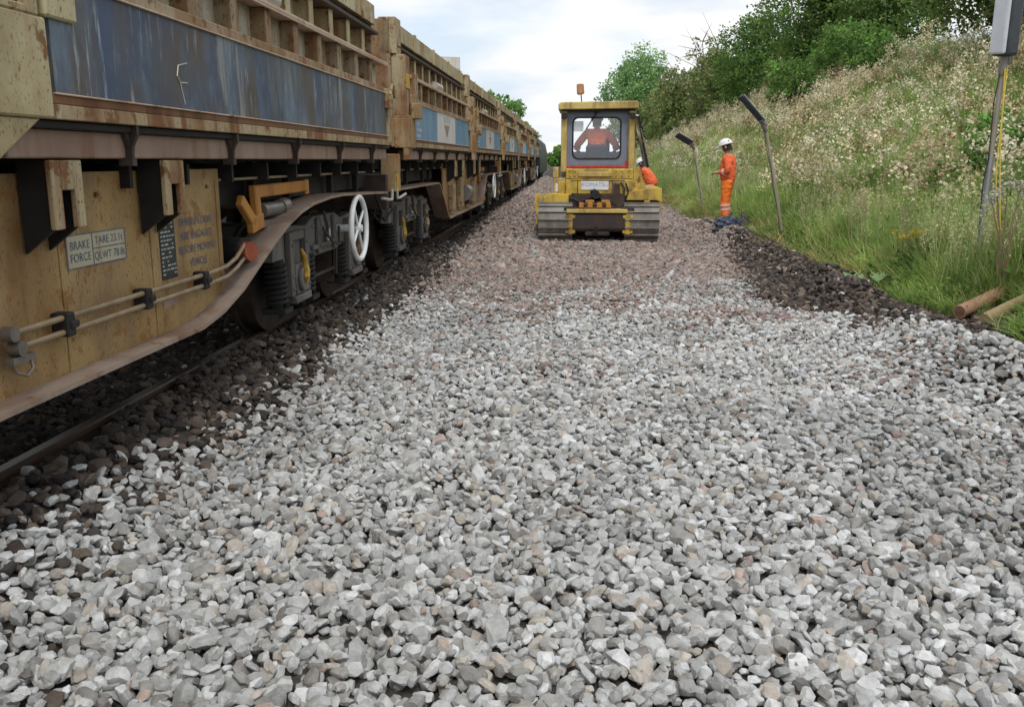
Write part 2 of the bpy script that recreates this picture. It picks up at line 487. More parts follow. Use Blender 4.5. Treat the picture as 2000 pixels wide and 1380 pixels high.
gmat, n, b = newmat('ground_soil')
pos = n.nodes.new('ShaderNodeNewGeometry').outputs['Position']
sep = n.nodes.new('ShaderNodeSeparateXYZ'); n.links.new(pos, sep.inputs[0])
mr = n.nodes.new('ShaderNodeMapRange'); mr.inputs[1].default_value = 3.3; mr.inputs[2].default_value = 3.9; n.links.new(sep.outputs[0], mr.inputs[0])
ml = n.nodes.new('ShaderNodeMapRange'); ml.inputs[1].default_value = -6.5; ml.inputs[2].default_value = -8.0; n.links.new(sep.outputs[0], ml.inputs[0])
mm = n.nodes.new('ShaderNodeMath'); mm.operation = 'MAXIMUM'; n.links.new(mr.outputs[0], mm.inputs[0]); n.links.new(ml.outputs[0], mm.inputs[1])
bal = mix(n, ramp(n, noise(n, pos, 26, 4), .35, .65), (.045, .04, .036), (.10, .09, .08))
grs = mix(n, ramp(n, noise(n, pos, 3.0, 6), .35, .65), (.035, .05, .018), (.09, .11, .035))
n.links.new(mix(n, mm.outputs[0], bal, grs), b.inputs['Base Color'])
b.inputs['Roughness'].default_value = .95; b.inputs['Specular IOR Level'].default_value = .1
xs = np.concatenate([[-1500, -600, -250, -120, -60, -30, -16, -9, -6.5, -5], np.arange(-4.4, 4.8, .12), np.arange(4.8, 15, .35), [16, 18, 22, 30, 50, 100, 250, 600, 1500]])
ys = np.concatenate([[-60, -20, -8, -4], np.arange(-2, 26, .16), np.arange(26, 70, .6), np.arange(70, 160, 4), [180, 220, 300, 500, 900, 1600, 3000]])
g = grid_mesh('ground', xs, ys, ground_z, gmat, -.03)
tag(g, kind='structure')

# ------------------------------------------------------------------ scattering
def scatter(name, pts, rot, scl, idx, tint, protos, label, cat):
    me = bpy.data.meshes.new(name)
    me.from_pydata(np.asarray(pts).tolist(), [], [])
    k = len(pts)
    a = me.attributes.new('rot', 'FLOAT_VECTOR', 'POINT'); a.data.foreach_set('vector', np.asarray(rot, np.float32).reshape(-1))
    a = me.attributes.new('scl', 'FLOAT_VECTOR', 'POINT'); a.data.foreach_set('vector', np.asarray(scl, np.float32).reshape(-1))
    a = me.attributes.new('idx', 'INT', 'POINT'); a.data.foreach_set('value', np.asarray(idx, np.int32))
    t4 = np.ones((k, 4), np.float32); t4[:, :3] = tint
    a = me.attributes.new('tint', 'FLOAT_COLOR', 'POINT'); a.data.foreach_set('color', t4.reshape(-1))
    o = link_mesh(name, me)
    pc = bpy.data.collections.new(name + '_shapes')
    for p in protos: pc.objects.link(p)
    ng = bpy.data.node_groups.new(name + '_nodes', 'GeometryNodeTree')
    ng.interface.new_socket('Geometry', in_out='INPUT', socket_type='NodeSocketGeometry')
    ng.interface.new_socket('Geometry', in_out='OUTPUT', socket_type='NodeSocketGeometry')
    gi = ng.nodes.new('NodeGroupInput'); go = ng.nodes.new('NodeGroupOutput')
    ci = ng.nodes.new('GeometryNodeCollectionInfo'); ci.inputs[0].default_value = pc; ci.inputs[1].default_value = True; ci.inputs[2].default_value = True
    ip = ng.nodes.new('GeometryNodeInstanceOnPoints'); ip.inputs['Pick Instance'].default_value = True
    def na(nm, ty):
        x = ng.nodes.new('GeometryNodeInputNamedAttribute'); x.data_type = ty; x.inputs[0].default_value = nm
        return x.outputs[0]
    er = ng.nodes.new('FunctionNodeEulerToRotation')
    ng.links.new(na('rot', 'FLOAT_VECTOR'), er.inputs[0])
    ng.links.new(gi.outputs[0], ip.inputs['Points']); ng.links.new(ci.outputs[0], ip.inputs['Instance'])
    ng.links.new(na('idx', 'INT'), ip.inputs['Instance Index']); ng.links.new(er.outputs[0], ip.inputs['Rotation'])
    ng.links.new(na('scl', 'FLOAT_VECTOR'), ip.inputs['Scale']); ng.links.new(ip.outputs[0], go.inputs[0])
    md = o.modifiers.new('scatter', 'NODES'); md.node_group = ng
    return tag(o, label, cat, kind='stuff')

def stone_proto(i):
    bm = bmesh.new()
    bmesh.ops.create_icosphere(bm, subdivisions=3, radius=.62)
    V = np.array([v.co[:] for v in bm.verts])
    r = np.random.default_rng(100 + i)
    dirs = []
    while len(dirs) < 13:
        d = r.normal(size=3); d /= np.linalg.norm(d)
        if all(d @ q < .72 for q in dirs): dirs.append(d)
    for d in dirs:
        lim = r.uniform(.32, .47)
        for _k in range(2):
            ex = np.maximum(V @ d - lim, 0)
            V = V - np.outer(ex, d)
    V = V * np.array([r.uniform(1.0, 1.55), r.uniform(.85, 1.1), r.uniform(.58, .92)])
    V += r.normal(size=V.shape) * .004
    for v, c in zip(bm.verts, V): v.co = c
    me = bpy.data.meshes.new('stone'); bm.to_mesh(me); bm.free()
    me.materials.append(MT['stone'])
    me.polygons.foreach_set('use_smooth', [True] * len(me.polygons)); me.set_sharp_from_angle(angle=R_(22))
    return bpy.data.objects.new('stone.%03d' % i, me)
STONES = [stone_proto(i) for i in range(26)]

def stone_points(x0, x1, y0, y1, cell, keep=None):
    nx, ny = int((x1 - x0) / cell), int((y1 - y0) / cell)
    X, Y = np.meshgrid(np.arange(nx), np.arange(ny))
    X = x0 + (X.reshape(-1) + rng.uniform(-.25, 1.25, nx * ny)) * cell
    Y = y0 + (Y.reshape(-1) + rng.uniform(-.25, 1.25, nx * ny)) * cell
    k = np.abs(X + .0743 * Y) < .66 * Y + .8
    if keep is not None: k &= keep(X, Y)
    return X[k], Y[k]

def pick(pal, w, n):
    pal = np.array(pal); i = rng.choice(len(pal), n, p=np.array(w) / sum(w))
    return pal[i] * rng.uniform(.72, 1.16, (n, 1))

PALE = [(.57, .58, .57), (.68, .69, .69), (.49, .495, .485), (.53, .485, .43), (.38, .37, .35), (.47, .38, .33), (.28, .265, .25)]
PALEW = [32, 21, 25, 8, 9, 1.8, 3]
PINK = [(.39, .305, .27), (.32, .255, .23), (.45, .375, .34), (.36, .36, .345), (.24, .20, .18), (.42, .29, .225)]
PINKW = [30, 24, 18, 14, 12, 5]
DARK = [(.065, .053, .046), (.10, .08, .066), (.14, .11, .085), (.05, .044, .041), (.18, .145, .12)]
DARKW = [30, 28, 14, 24, 6]

def right_edge(Y):
    e = np.where(Y < 10.6, 2.02 + (10.3 - Y) * .42, np.interp(Y, [10.6, 13, 17, 20, 40], [2.0, 2.45, 2.95, 3.2, 3.3]))
    return np.minimum(e, 3.38) + .12 * vnoise(Y, Y * 0, .9, 11)
def verge(Y):
    return np.interp(Y, [5, 7.0, 7.7, 8.6, 10.5, 15, 24, 60], [4.25, 3.95, 3.8, 3.6, 3.40, 3.42, 3.32, 3.3]) + .13 * vnoise(Y, Y * 0, .6, 33) + .10 * vnoise(Y, Y * 0, .25, 34)
def left_edge(X, Y):
    e = np.interp(Y, [2, 3.3, 4.6, 7, 10.2, 14, 22, 32], [-2.25, -2.2, -1.96, -1.92, -1.87, -2.02, -2.25, -2.4])
    return e + (trackx(Y) + 3.31) * .9 + .10 * vnoise(Y, Y * 0, .7, 12)

def make_ballast(zone, cell, y0, y1, size, name, label):
    def keep(X, Y):
        re, le = right_edge(Y), left_edge(X, Y)
        j = rng.normal(0, .10, len(X))
        inner = (X + j < re) & (X + j > le)
        xt = X - (trackx(Y) + 3.31)
        if zone == 'dark':
            return (~inner & (X < verge(Y) + .22 + .15 * vnoise(X, Y, .5, 9)) & (xt > -2.45)) | ((xt > -4.0) & (xt < -2.66))
        return inner
    X, Y = stone_points(-4.1, 4.4, y0, y1, cell, keep)
    k = len(X)
    sz = size * np.exp(rng.normal(0, .24, k))
    Z = ground_z(X, Y) + np.where(rng.random(k) < .6, rng.uniform(-.024, -.006, k), rng.uniform(.006, .020, k))
    Z = np.where(X - (trackx(Y) + 3.31) < -2.6, np.maximum(Z, .055 + rng.uniform(-.01, .015, k)), Z)
    rot = np.stack([rng.normal(0, .48, k), rng.normal(0, .48, k), rng.uniform(0, 6.28, k)], -1)
    scl = np.stack([sz * rng.uniform(.85, 1.25, k), sz * rng.uniform(.85, 1.15, k), sz * rng.uniform(.8, 1.15, k)], -1)
    if zone == 'dark':
        t = pick(DARK, DARKW, k)
        br = rng.random(k) < .018
        t[br] = pick(PALE, PALEW, br.sum()) * .75
        rt = X > 0
        t[rt] *= rng.uniform(.7, 2.0, (rt.sum(), 1))
    else:
        pf = sst(8.6, 12.4, Y + 1.7 * vnoise(X, Y, 1.8, 21) + 1.2 * vnoise(X, Y, .5, 22) + .7 * (X < -.2))
        pf = np.maximum(pf, .16 * sst(.25, .8, vnoise(X, Y, 1.1, 23)) * sst(3, 6, Y))
        pk = rng.random(k) < pf
        t = pick(PALE, PALEW, k)
        # trampled darker patches
        t *= (1 - .20 * sst(0, .7, vnoise(X, Y, .9, 25)))[:, None]
        t[pk] = pick(PINK, PINKW, pk.sum())
        edge = np.minimum(right_edge(Y) - X, X - left_edge(X, Y))
        dk = rng.random(k) < .35 * np.exp(-np.maximum(edge, 0) / .16)
        t[dk] = pick(DARK, DARKW, dk.sum()) * 1.4
    return scatter(name, np.stack([X, Y, Z], -1), rot, scl, rng.integers(0, len(STONES), k), t, STONES, label, 'ballast')

make_ballast('pale', .0335, 1.7, 13.0, .0445, 'ballast', 'fresh pale grey crushed stone ballast spread in the foreground')
make_ballast('pale', .052, 13.0, 46.0, .066, 'ballast', 'pinkish brown crushed stone ballast spread around and beyond the bulldozer')
make_ballast('dark', .040, 1.7, 26.0, .054, 'old_ballast', 'dark dirty old ballast and spoil along both edges of the fresh stone')

# ------------------------------------------------------------------ railway
TX = -3.31
def wagon_rails():
    for nm, dx, lab in (('rail', .75, 'brown steel running rail nearest the fresh ballast, under the wagons'), ('rail', -.75, 'far steel running rail in the dark behind the wagon wheels')):
        mb = MB()
        ys_ = [-14] + list(np.arange(-2, 150, 4.0))
        prof = [(-.07, .04), (.07, .04), (.07, .052), (.012, .07), (.012, .155), (.036, .165), (.036, .192), (.028, .2), (-.028, .2), (-.036, .192), (-.036, .165), (-.012, .155), (-.012, .07), (-.07, .052)]
        vs, fs, mi = [], [], []
        for y in ys_:
            x = float(trackx(y)) + dx
            vs += [(x + u, y, w) for u, w in prof]
        k = len(prof)
        for i in range(len(ys_) - 1):
            for j in range(k):
                fs.append((i * k + j, i * k + (j + 1) % k, (i + 1) * k + (j + 1) % k, (i + 1) * k + j))
                mi.append(1 if j in (6, 7, 8) else 0)
        mb.v, mb.f, mb.m = vs, fs, mi
        tag(mb.build(nm, [MT['rail'], MT['railtop']], smooth=30), lab, 'rail')
wagon_rails()
mb = MB()
mb.v, mb.f, mb.m = [], [], []
bedmat = plain('dark_track_bed', (.018, .015, .013), .9, var=.5, vs=18)  # near-black tone over the whole bed
X_ = np.concatenate([np.linspace(-5.3, -2.55, 8)])
tb = grid_mesh('track_bed', X_, np.arange(-12, 150, 2.0), lambda X, Y: .05 + .015 * vnoise(X, Y, .4, 6) - .06 * sst(-4.8, -5.3, X), bedmat)
for v in tb.data.vertices: v.co.x += float(trackx(v.co.y)) + 3.31
tag(tb, kind='structure')

RX = (R_(90), 0, R_(90))     # text on a face that looks towards +x
ZB = .2                      # rail top: wagon local z = world z - ZB

def build_underframe(root, prof, webhalf):
    """prof: (|y|, z) bottom edge of side girder, world z"""
    full = [(-y, z) for y, z in reversed(prof)] + [(y, z) for y, z in prof if y > 0]
    mb = MB()
    xi, xo, th = 1.04, 1.27, .022
    # flange as one swept plate
    for sgn in (1, -1):
        vs, fs = [], []
        for (y, z) in full:
            for (x, dz) in ((xi, 0), (xo, 0), (xo, th), (xi, th)):
                vs.append((sgn * x, y, z - ZB + dz))
        k = 4
        for i in range(len(full) - 1):
            for j in range(4):
                fs.append((i * 4 + j, i * 4 + (j + 1) % 4, (i + 1) * 4 + (j + 1) % 4, (i + 1) * 4 + j))
        fs += [(0, 1, 2, 3), tuple((len(full) - 1) * 4 + j for j in range(4))]
        mb.add(vs, fs)
    fl = mb.build('flange', MT['flange'], None, smooth=25)
    w = MB()
    mid = [(y, z) for y, z in full if abs(y) <= webhalf + .01]
    poly = [(y, z - ZB + .01) for y, z in mid] + [(webhalf, 1.5 - ZB), (-webhalf, 1.5 - ZB)]
    for sgn in (1, -1):
        w.prism(poly, 'x', sgn * 1.13, sgn * 1.15)
    # vertical stiffeners on the web
    for y in (-webhalf + .25, -.25, webhalf - .55):
        pass
    sm = w
    for y in (-webhalf + .5, -.72, .70, 1.52, webhalf - .06):
        sm.box(1.1501, 1.155, y - .006, y + .006, (.66 if abs(y) < 1.8 else .80) - ZB, 1.44 - ZB, 0)
    for y in np.arange(-webhalf + .2, webhalf - .1, .41): sm.tube((1.150, y, 1.40 - ZB), (1.162, y, 1.40 - ZB), .012, 6, 1)
    uf = w.build('underframe', [MT['tan'], MT['rust']], root)
    fl.parent = uf
    # darker shallow girder over the bogies and the cross members
    d = MB()
    for s_ in (-1, 1):
        a, e = webhalf, 6.95
        d.box(-.98, .98, min(s_ * a, s_ * e), max(s_ * a, s_ * e), 1.26 - ZB, 1.42 - ZB)
    d.box(-.62, .62, -webhalf + .02, webhalf - .02, .75 - ZB, 1.45 - ZB)
    d.box(-.96, .96, -6.9, 6.9, 1.45 - ZB, 1.75 - ZB)
    for y in np.arange(-6.4, 6.6, .64):
        d.box(-1.2, 1.2, y - .015, y + .015, 1.42 - ZB, 1.53 - ZB)
    for y in (-6.2, -5.3, -4.0, -3.4, 3.3, 4.05, 5.3, 6.25):
        d.box(1.02, 1.07, y - .03, y + .03, 1.24 - ZB, 1.54 - ZB)
    d.build('cross_frame', MT['dark'], root)
    # thin edge angle / pipe run seen in the dark under the floor
    p = MB()
    p.box(1.09, 1.13, -6.8, 6.8, 1.425 - ZB, 1.44 - ZB)
    p.build('edge_angle', MT['pipe'], root)
    # end posts with yellow patch and headstock
    for s_ in (-1, 1):
        h = MB()
        h.box(-1.22, 1.22, s_ * 7.0 - .05, s_ * 7.0 + .05, 1.02 - ZB, 1.4 - ZB)
        ho = h.build('headstock', MT['darkbrown'], root, bevel=.008)
        if s_ < 0:
            h = MB(); h.box(1.10, 1.27, -7.06, -6.78, 1.2 - ZB, 1.62 - ZB); h.build('end_post', MT['orangerust'], ho, bevel=.008)
            q = MB(); q.box(1.272, 1.276, -7.02, -6.86, 1.21 - ZB, 1.40 - ZB); q.build('yellow_patch', MT['yellowlabel'], ho)
        for x in (-.87, .87):
            bf = MB()
            bf.path([(x, s_ * 6.9, 1.05 - ZB), (x, s_ * 7.06, 1.05 - ZB), (x, s_ * 7.065, 1.05 - ZB), (x, s_ * 7.10, 1.05 - ZB)], [.09, .09, .2, .2], 18)
            bf.build('buffer', MT['dark'], root, smooth=40)
        bf = MB(); bf.bar((0, s_ * 7.0, .98 - ZB), (0, s_ * 7.13, .98 - ZB), .16, .2)
        bf.build('coupling', MT['dark'], root)
        st = MB()
        st.path([(1.27, s_ * 6.5, 1.16 - ZB), (1.27, s_ * 6.85, 1.13 - ZB), (1.27, s_ * 7.0, 1.13 - ZB), (1.27, s_ * 7.02, 1.24 - ZB)], .016, 8)
        st.build('step_rail', MT['palepipe'], root)

def build_bogie(root, yc):
    b = MB()
    def P(y, z): return (yc + y, z - ZB)
    top = [(-1.42, .80), (-1.38, .96), (-1.05, 1.05), (-.55, 1.02), (-.35, 1.08), (.35, 1.08), (.55, 1.02), (1.05, 1.05), (1.38, .96), (1.42, .80)]
    bot = [(1.16, .80), (1.16, .52), (.98, .50), (.98, .70), (.82, .70), (.82, .50), (.62, .52), (.62, .80), (.40, .74), (-.40, .74), (-.62, .80), (-.62, .52), (-.82, .50), (-.82, .70), (-.98, .70), (-.98, .50), (-1.16, .52), (-1.16, .80)]
    for s_ in (-1, 1):
        b.prism([P(*q) for q in top + bot], 'x', s_ * .95, s_ * 1.05)
        # pedestals and raised ribs
        for a in (-.9, .9):
            for e in (-.24, .16):
                b.box(min(s_ * 1.05, s_ * 1.10), max(s_ * 1.05, s_ * 1.10), yc + a + e, yc + a + e + .08, .50 - ZB, 1.0 - ZB)
            b.box(min(s_ * 1.05, s_ * 1.09), max(s_ * 1.05, s_ * 1.09), yc + a - .16, yc + a + .16, .93 - ZB, 1.0 - ZB)
        b.box(min(s_ * 1.05, s_ * 1.08), max(s_ * 1.05, s_ * 1.08), yc - .45, yc + .45, .80 - ZB, .84 - ZB)
        b.box(min(s_ * 1.05, s_ * 1.08), max(s_ * 1.05, s_ * 1.08), yc - .30, yc - .22, .76 - ZB, 1.06 - ZB)
        b.box(min(s_ * 1.05, s_ * 1.08), max(s_ * 1.05, s_ * 1.08), yc + .22, yc + .30, .76 - ZB, 1.06 - ZB)
    b.box(-.95, .95, yc - .25, yc + .25, .72 - ZB, .98 - ZB)
    for a in (-.9, .9):
        for e in (-.20, .20):
            for zz in (.56, .66, .90): b.tube((1.09, yc + a + e, zz - ZB), (1.115, yc + a + e, zz - ZB), .013, 6, 1)
    for e in (-.38, -.12, .12, .38): b.tube((1.04, yc + e, 1.0 - ZB), (1.065, yc + e, 1.0 - ZB), .016, 6, 1)
    bo = b.build('bogie', [MT['bogie'], MT['steel']], root, bevel=.008)
    for a in (-.9, .9):
        w = MB()
        for s_ in (-1, 1):
            w.tube((s_ * .69, yc + a, .62 - ZB), (s_ * .82, yc + a, .62 - ZB), .42, 32)
            w.tube((s_ * .66, yc + a, .62 - ZB), (s_ * .69, yc + a, .62 - ZB), .45, 32)
        w.tube((-.95, yc + a, .62 - ZB), (.95, yc + a, .62 - ZB), .08, 12)
        w.build('wheel', MT['darkbrown'], bo, smooth=40)
        x = MB()
        x.box(1.0, 1.10, yc + a - .12, yc + a + .12, .5 - ZB, .74 - ZB)
        x.tube((1.1, yc + a, .62 - ZB), (1.135, yc + a, .62 - ZB), .10, 16)
        x.box(1.02, 1.12, yc + a - .20, yc + a + .20, .44 - ZB, .50 - ZB)
        x.build('axle_box', MT['bogie'], bo, bevel=.008, smooth=40)
        for e in (-.40, .34):
            s2 = MB()
            pts = []
            for i in range(8 * 9 + 1):
                t = i / 9 * 2 * math.pi
                pts.append((1.02 + .075 * math.cos(t), yc + a + e + .02 + .075 * math.sin(t), .45 - ZB + .33 * i / 72))
            s2.path(pts, .017, 6)
            s2.tube((1.02, yc + a + e + .02, .42 - ZB), (1.02, yc + a + e + .02, .79 - ZB), .05, 10)
            s2.box(.93, 1.11, yc + a + e - .08, yc + a + e + .12, .40 - ZB, .44 - ZB)
            s2.build('coil_spring', MT['dark'], bo, smooth=40)
        y_ = MB()
        y_.path([(1.12, yc + a - .03, .86 - ZB), (1.135, yc + a - .01, .80 - ZB), (1.13, yc + a + .01, .73 - ZB), (1.14, yc + a - .005, .69 - ZB), (1.145, yc + a - .02, .64 - ZB), (1.14, yc + a, .585 - ZB)], [.008, .020, .024, .032, .030, .012], 7)
        y_.build('yellow_tag', MT['yellowtag'] if a < 0 else MT['orangerust'], bo)
    rg = MB()
    rg.path([(1.0, yc - 1.35, .60 - ZB), (1.02, yc - .5, .56 - ZB), (1.02, yc + .5, .56 - ZB), (1.0, yc + 1.35, .60 - ZB)], .016, 8)
    for a in (-.42, .42): rg.bar((1.03, yc + a, .92 - ZB), (1.03, yc + a * .9, .5 - ZB), .03, .05, (0, 1, 0)); rg.box(.78, 1.0, yc + a - .05, yc + a + .05, .42 - ZB, .74 - ZB)
    rg.path([(1.12, yc - .3, .98 - ZB), (1.15, yc - .1, .84 - ZB), (1.14, yc + .15, .80 - ZB), (1.1, yc + .3, .95 - ZB)], .012, 6)
    rg.path([(1.12, yc - .25, 1.12 - ZB), (1.14, yc - .22, .98 - ZB), (1.12, yc - .16, .9 - ZB)], .014, 6)
    rg.build('brake_rigging', MT['darkbrown'], bo, smooth=40)
    pl = MB(); pl.box(1.085, 1.09, yc - .05, yc + .05, .85 - ZB, .95 - ZB); pl.build('label_plate', MT['greymark'], bo)
    return bo

def build_body(root, a, b_, pa, pb, logo, ybar):
    """one tipping body from y=a to y=b_, its side panel from pa to pb"""
    z = lambda q: q - ZB
    mb = MB()
    prof = [(1.30, 1.72), (1.30, 2.20), (1.20, 2.26), (1.18, 2.50), (1.08, 2.54), (1.07, 3.06)]
    poly = [(-x, z(q)) for x, q in prof[::-1]][::1] + [(x, z(q)) for x, q in prof]
    # order: go round
    poly = [(x, z(q)) for x, q in prof] + [(-x, z(q)) for x, q in prof[::-1]]
    mb.prism(poly, 'y', a + .04, b_ - .04)
    for s_ in (-1, 1):
        def bx(x0, x1, y0, y1, z0, z1, m=0):
            mb.box(min(s_ * x0, s_ * x1), max(s_ * x0, s_ * x1), y0, y1, z(z0), z(z1), m)
        bx(1.19, 1.215, a + .3, b_ - .06, 2.262, 2.499, 4)
        y = pa + .25
        i = 0
        while y < b_ - .25:
            # lower ribs: folded channel with a sloping face
            mb.prism([(y - .055, z(2.275)), (y + .055, z(2.275)), (y + .055, z(2.498)), (y - .055, z(2.498))], 'x', s_ * 1.17, s_ * 1.315, 1)
            yu = y + .2
            if yu < b_ - .2:
                bx(1.06, 1.20, yu - .03, yu + .03, 2.527, 2.80, 0)
                bx(1.19, 1.205, yu - .055, yu + .055, 2.527, 2.80, 0)
            y += .585
            i += 1
        bx(1.295, 1.345, pa - .02, pb + .02, 2.212, 2.272, 1)               # rusty strip over the panel
        bx(1.06, 1.35, pa - .1, b_ - .02, 2.50, 2.525, 2)                   # ledge
        bx(1.335, 1.352, pa - .1, b_ - .02, 2.485, 2.499, 2)
        bx(1.06, 1.25, a + .05, b_ - .03, 2.80, 2.83, 3)                    # dark strips painted as the shadow under the top beam
        bx(1.06, 1.16, a + .05, b_ - .03, 2.83, 2.90, 3)
        bx(1.05, 1.215, a + .02, b_ - .02, 2.90, 3.09, 0)                   # top beam
        for yy in np.arange(a + 1.4, b_ - .3, 1.55):
            bx(1.21, 1.235, yy - .04, yy + .04, 2.885, 3.10, 0)
    # cambered end walls with flanges
    for yy in (a + .02, b_ - .02):
        mb.box(-1.18, 1.18, yy - .02, yy + .02, z(2.25), z(3.10), 1)
    body = mb.build('tipping_body', [MT['cream'], MT['ribrust'], MT['lip'], MT['darkbrown'], MT['orangerust'] if logo else MT['plate']], root, bevel=.004)
    # bottom sill of panel: rusty upper, cream lower
    s2 = MB()
    s2.box(1.28, 1.368, pa - .05, pb + .03, z(1.755), z(1.789), 0)
    s2.box(1.27, 1.372, pa - .05, pb + .03, z(1.70), z(1.754), 1)
    s2.box(1.29, 1.378, pa - .02, pb + .02, z(1.789), z(1.796), 2)
    s2.box(1.29, 1.378, pa - .02, pb + .02, z(2.205), z(2.212), 2)
    s2.build('sill', [MT['rust'], MT['creamrust'], MT['lip']], body, bevel=.003)
    p = MB()
    p.box(1.29, 1.362, pa, pb, z(1.797), z(2.204))
    if logo:
        for k, w_ in enumerate((.16, .30, .24, .42, .34)):
            zz = 2.14 - k * .07
            for j in range(int(w_ / .05)): p.box(1.3625, 1.364, pa + .12 + j * .052, pa + .12 + j * .052 + .034, z(zz - .035), z(zz), 1)
    pn = p.build('side_panel', [MT['lblue'] if logo else MT['blue'], MT['whitetext']], body)
    if logo:
        l0, l1 = pa + .62 * (pb - pa) * .52, pa + (pb - pa) * .66
        q = MB(); q.box(1.364, 1.367, l0, l1, z(1.80), z(2.20), 0)
        lo = q.build('logo_board', MT['white'], body)
        t = MB()
        c = (l0 + l1) / 2
        t.prism([(c - .28, z(2.05)), (c + .28, z(2.05)), (c, z(1.88))], 'x', 1.3685, 1.370, 0)
        t.prism([(c - .30, z(2.09)), (c + .32, z(2.09)), (c + .32, z(2.17)), (c - .30, z(2.17))], 'x', 1.3685, 1.370, 1)
        # the logo_board carries its own mark and lettering as one part
        t.build('logo_mark', [MT['brownmark'], MT['greymark']], body)
    # near-end corner pillar
    c = MB()
    c.box(1.16, 1.375, a + .0, pa - .04, z(1.70), z(2.055))
    c.box(1.18, 1.34, a + .02, pa - .12, z(2.055), z(2.72))
    c.box(1.10, 1.385, pa - .05, pa + .16, z(2.06), z(2.55))
    c.prism([(a + .0, z(1.70)), (pa - .10, z(1.70)), (a + .02, z(1.55)), (a, z(1.55))], 'x', 1.30, 1.36)
    c.box(1.05, 1.25, a, a + .3, z(2.72), z(3.12))
    c.build('end_pillar', MT['creamrust'] if not ybar else MT['cream'], body, bevel=.008)
    if not ybar:
        c = MB(); c.box(1.20, 1.379, a - .004, pa - .036, z(1.69), z(2.02)); c.build('pillar_skirt', MT['orangerust'], body, bevel=.006)
    k = MB()
    k.box(1.36, 1.47, pa - .22, pa - .05, z(2.02), z(2.20))
    if logo: k.build('stop_block', MT['creamrust'], body, bevel=.01)
    else:
        k = MB(); k.box(1.3395, 1.343, a + .0, pa - .15, z(2.09), z(2.62)); k.build('recess_shade', MT['dark'], body)  # flat dark plate painted as the shade inside the hollow
        k = MB(); k.box(1.30, 1.375, pa - .15, pa - .08, z(2.055), z(2.68)); k.box(1.30, 1.375, a, pa - .15, z(2.055), z(2.085)); k.build('pillar_flange', MT['cream'], body, bevel=.006)
    if not ybar:
        yl = MB(); yl.box(1.342, 1.346, a + .05, a + .28, z(2.36), z(2.52)); yl.build('warning_label', MT['yellowlabel'], body)
        os_ = MB(); os_.box(1.18, 1.36, a + .30, pa - .05, z(2.06), z(2.30)); os_.build('pillar_gusset', MT['orangerust'], body, bevel=.01)
    # far-end post with release hook
    e = MB()
    e.box(1.24, 1.38, pb + .04, pb + .16, z(1.72), z(2.26))
    e.box(1.2, 1.36, pb + .16, b_ - .02, z(1.72), z(2.20))
    e.path([(1.39, pb + .1, z(2.2)), (1.4, pb + .14, z(2.30)), (1.4, pb + .24, z(2.30)), (1.4, pb + .29, z(2.18))], .02, 8)
    e.box(1.36, 1.43, pb - .06, pb + .05, z(2.06), z(2.20))
    e.build('end_post', MT['creamrust'], body, bevel=.006)
    # floor beam with hooks
    f = MB()
    f.box(1.20, 1.30, pa - .24, pb + .25, z(1.557), z(1.668))
    f.box(1.10, 1.34, pa - .24, pb + .25, z(1.668), z(1.698), 1)  # dark strip painted for the shaded gap above the beam
    fb = f.build('floor_beam', [MT['brownsteel'], MT['dark']], body, bevel=.006)
    y = pa + .62
    while y < pb + .1:
        h = MB()
        h.prism([(1.30, z(1.556)), (1.33, z(1.556)), (1.335, z(1.61)), (1.36, z(1.66)), (1.36, z(1.70)), (1.30, z(1.70))], 'y', y - .012, y + .012)
        h.box(1.27, 1.335, y - .02, y + .02, z(1.525), z(1.556))
        h.prism([(y - .06, z(1.69)), (y + .02, z(1.69)), (y + .02, z(1.62)), (y, z(1.57)), (y - .02, z(1.62))], 'x', 1.302, 1.325)
        h.build('hook', MT['darkbrown'], fb)
        y += 1.2
    ru = MB()
    ru.tube((1.24, pa + 2.35, z(2.60)), (1.24, pa + 2.95, z(2.60)), .055, 14)
    ru.build('ram_tube', MT['palepipe'], body, smooth=40)
    return body

def bracket(root, y, w=.22):
    z = lambda q: q - ZB
    m = MB()
    m.box(1.285, 1.31, y, y + w * .30, z(1.285), z(1.55))
    m.box(1.285, 1.31, y + w * .72, y + w, z(1.285), z(1.55))
    m.box(1.285, 1.31, y + w * .30, y + w * .72, z(1.435), z(1.55))
    o = m.build('hinge_bracket', MT['creamrust'], root, bevel=.004)
    d = MB()
    for e in (.04, w - .02):
        d.prism([(1.16, z(1.55)), (1.28, z(1.55)), (1.28, z(1.28)), (1.16, z(1.19))], 'y', y + e - .02, y + e)
    d.build('hinge_web', MT['dark'], o)

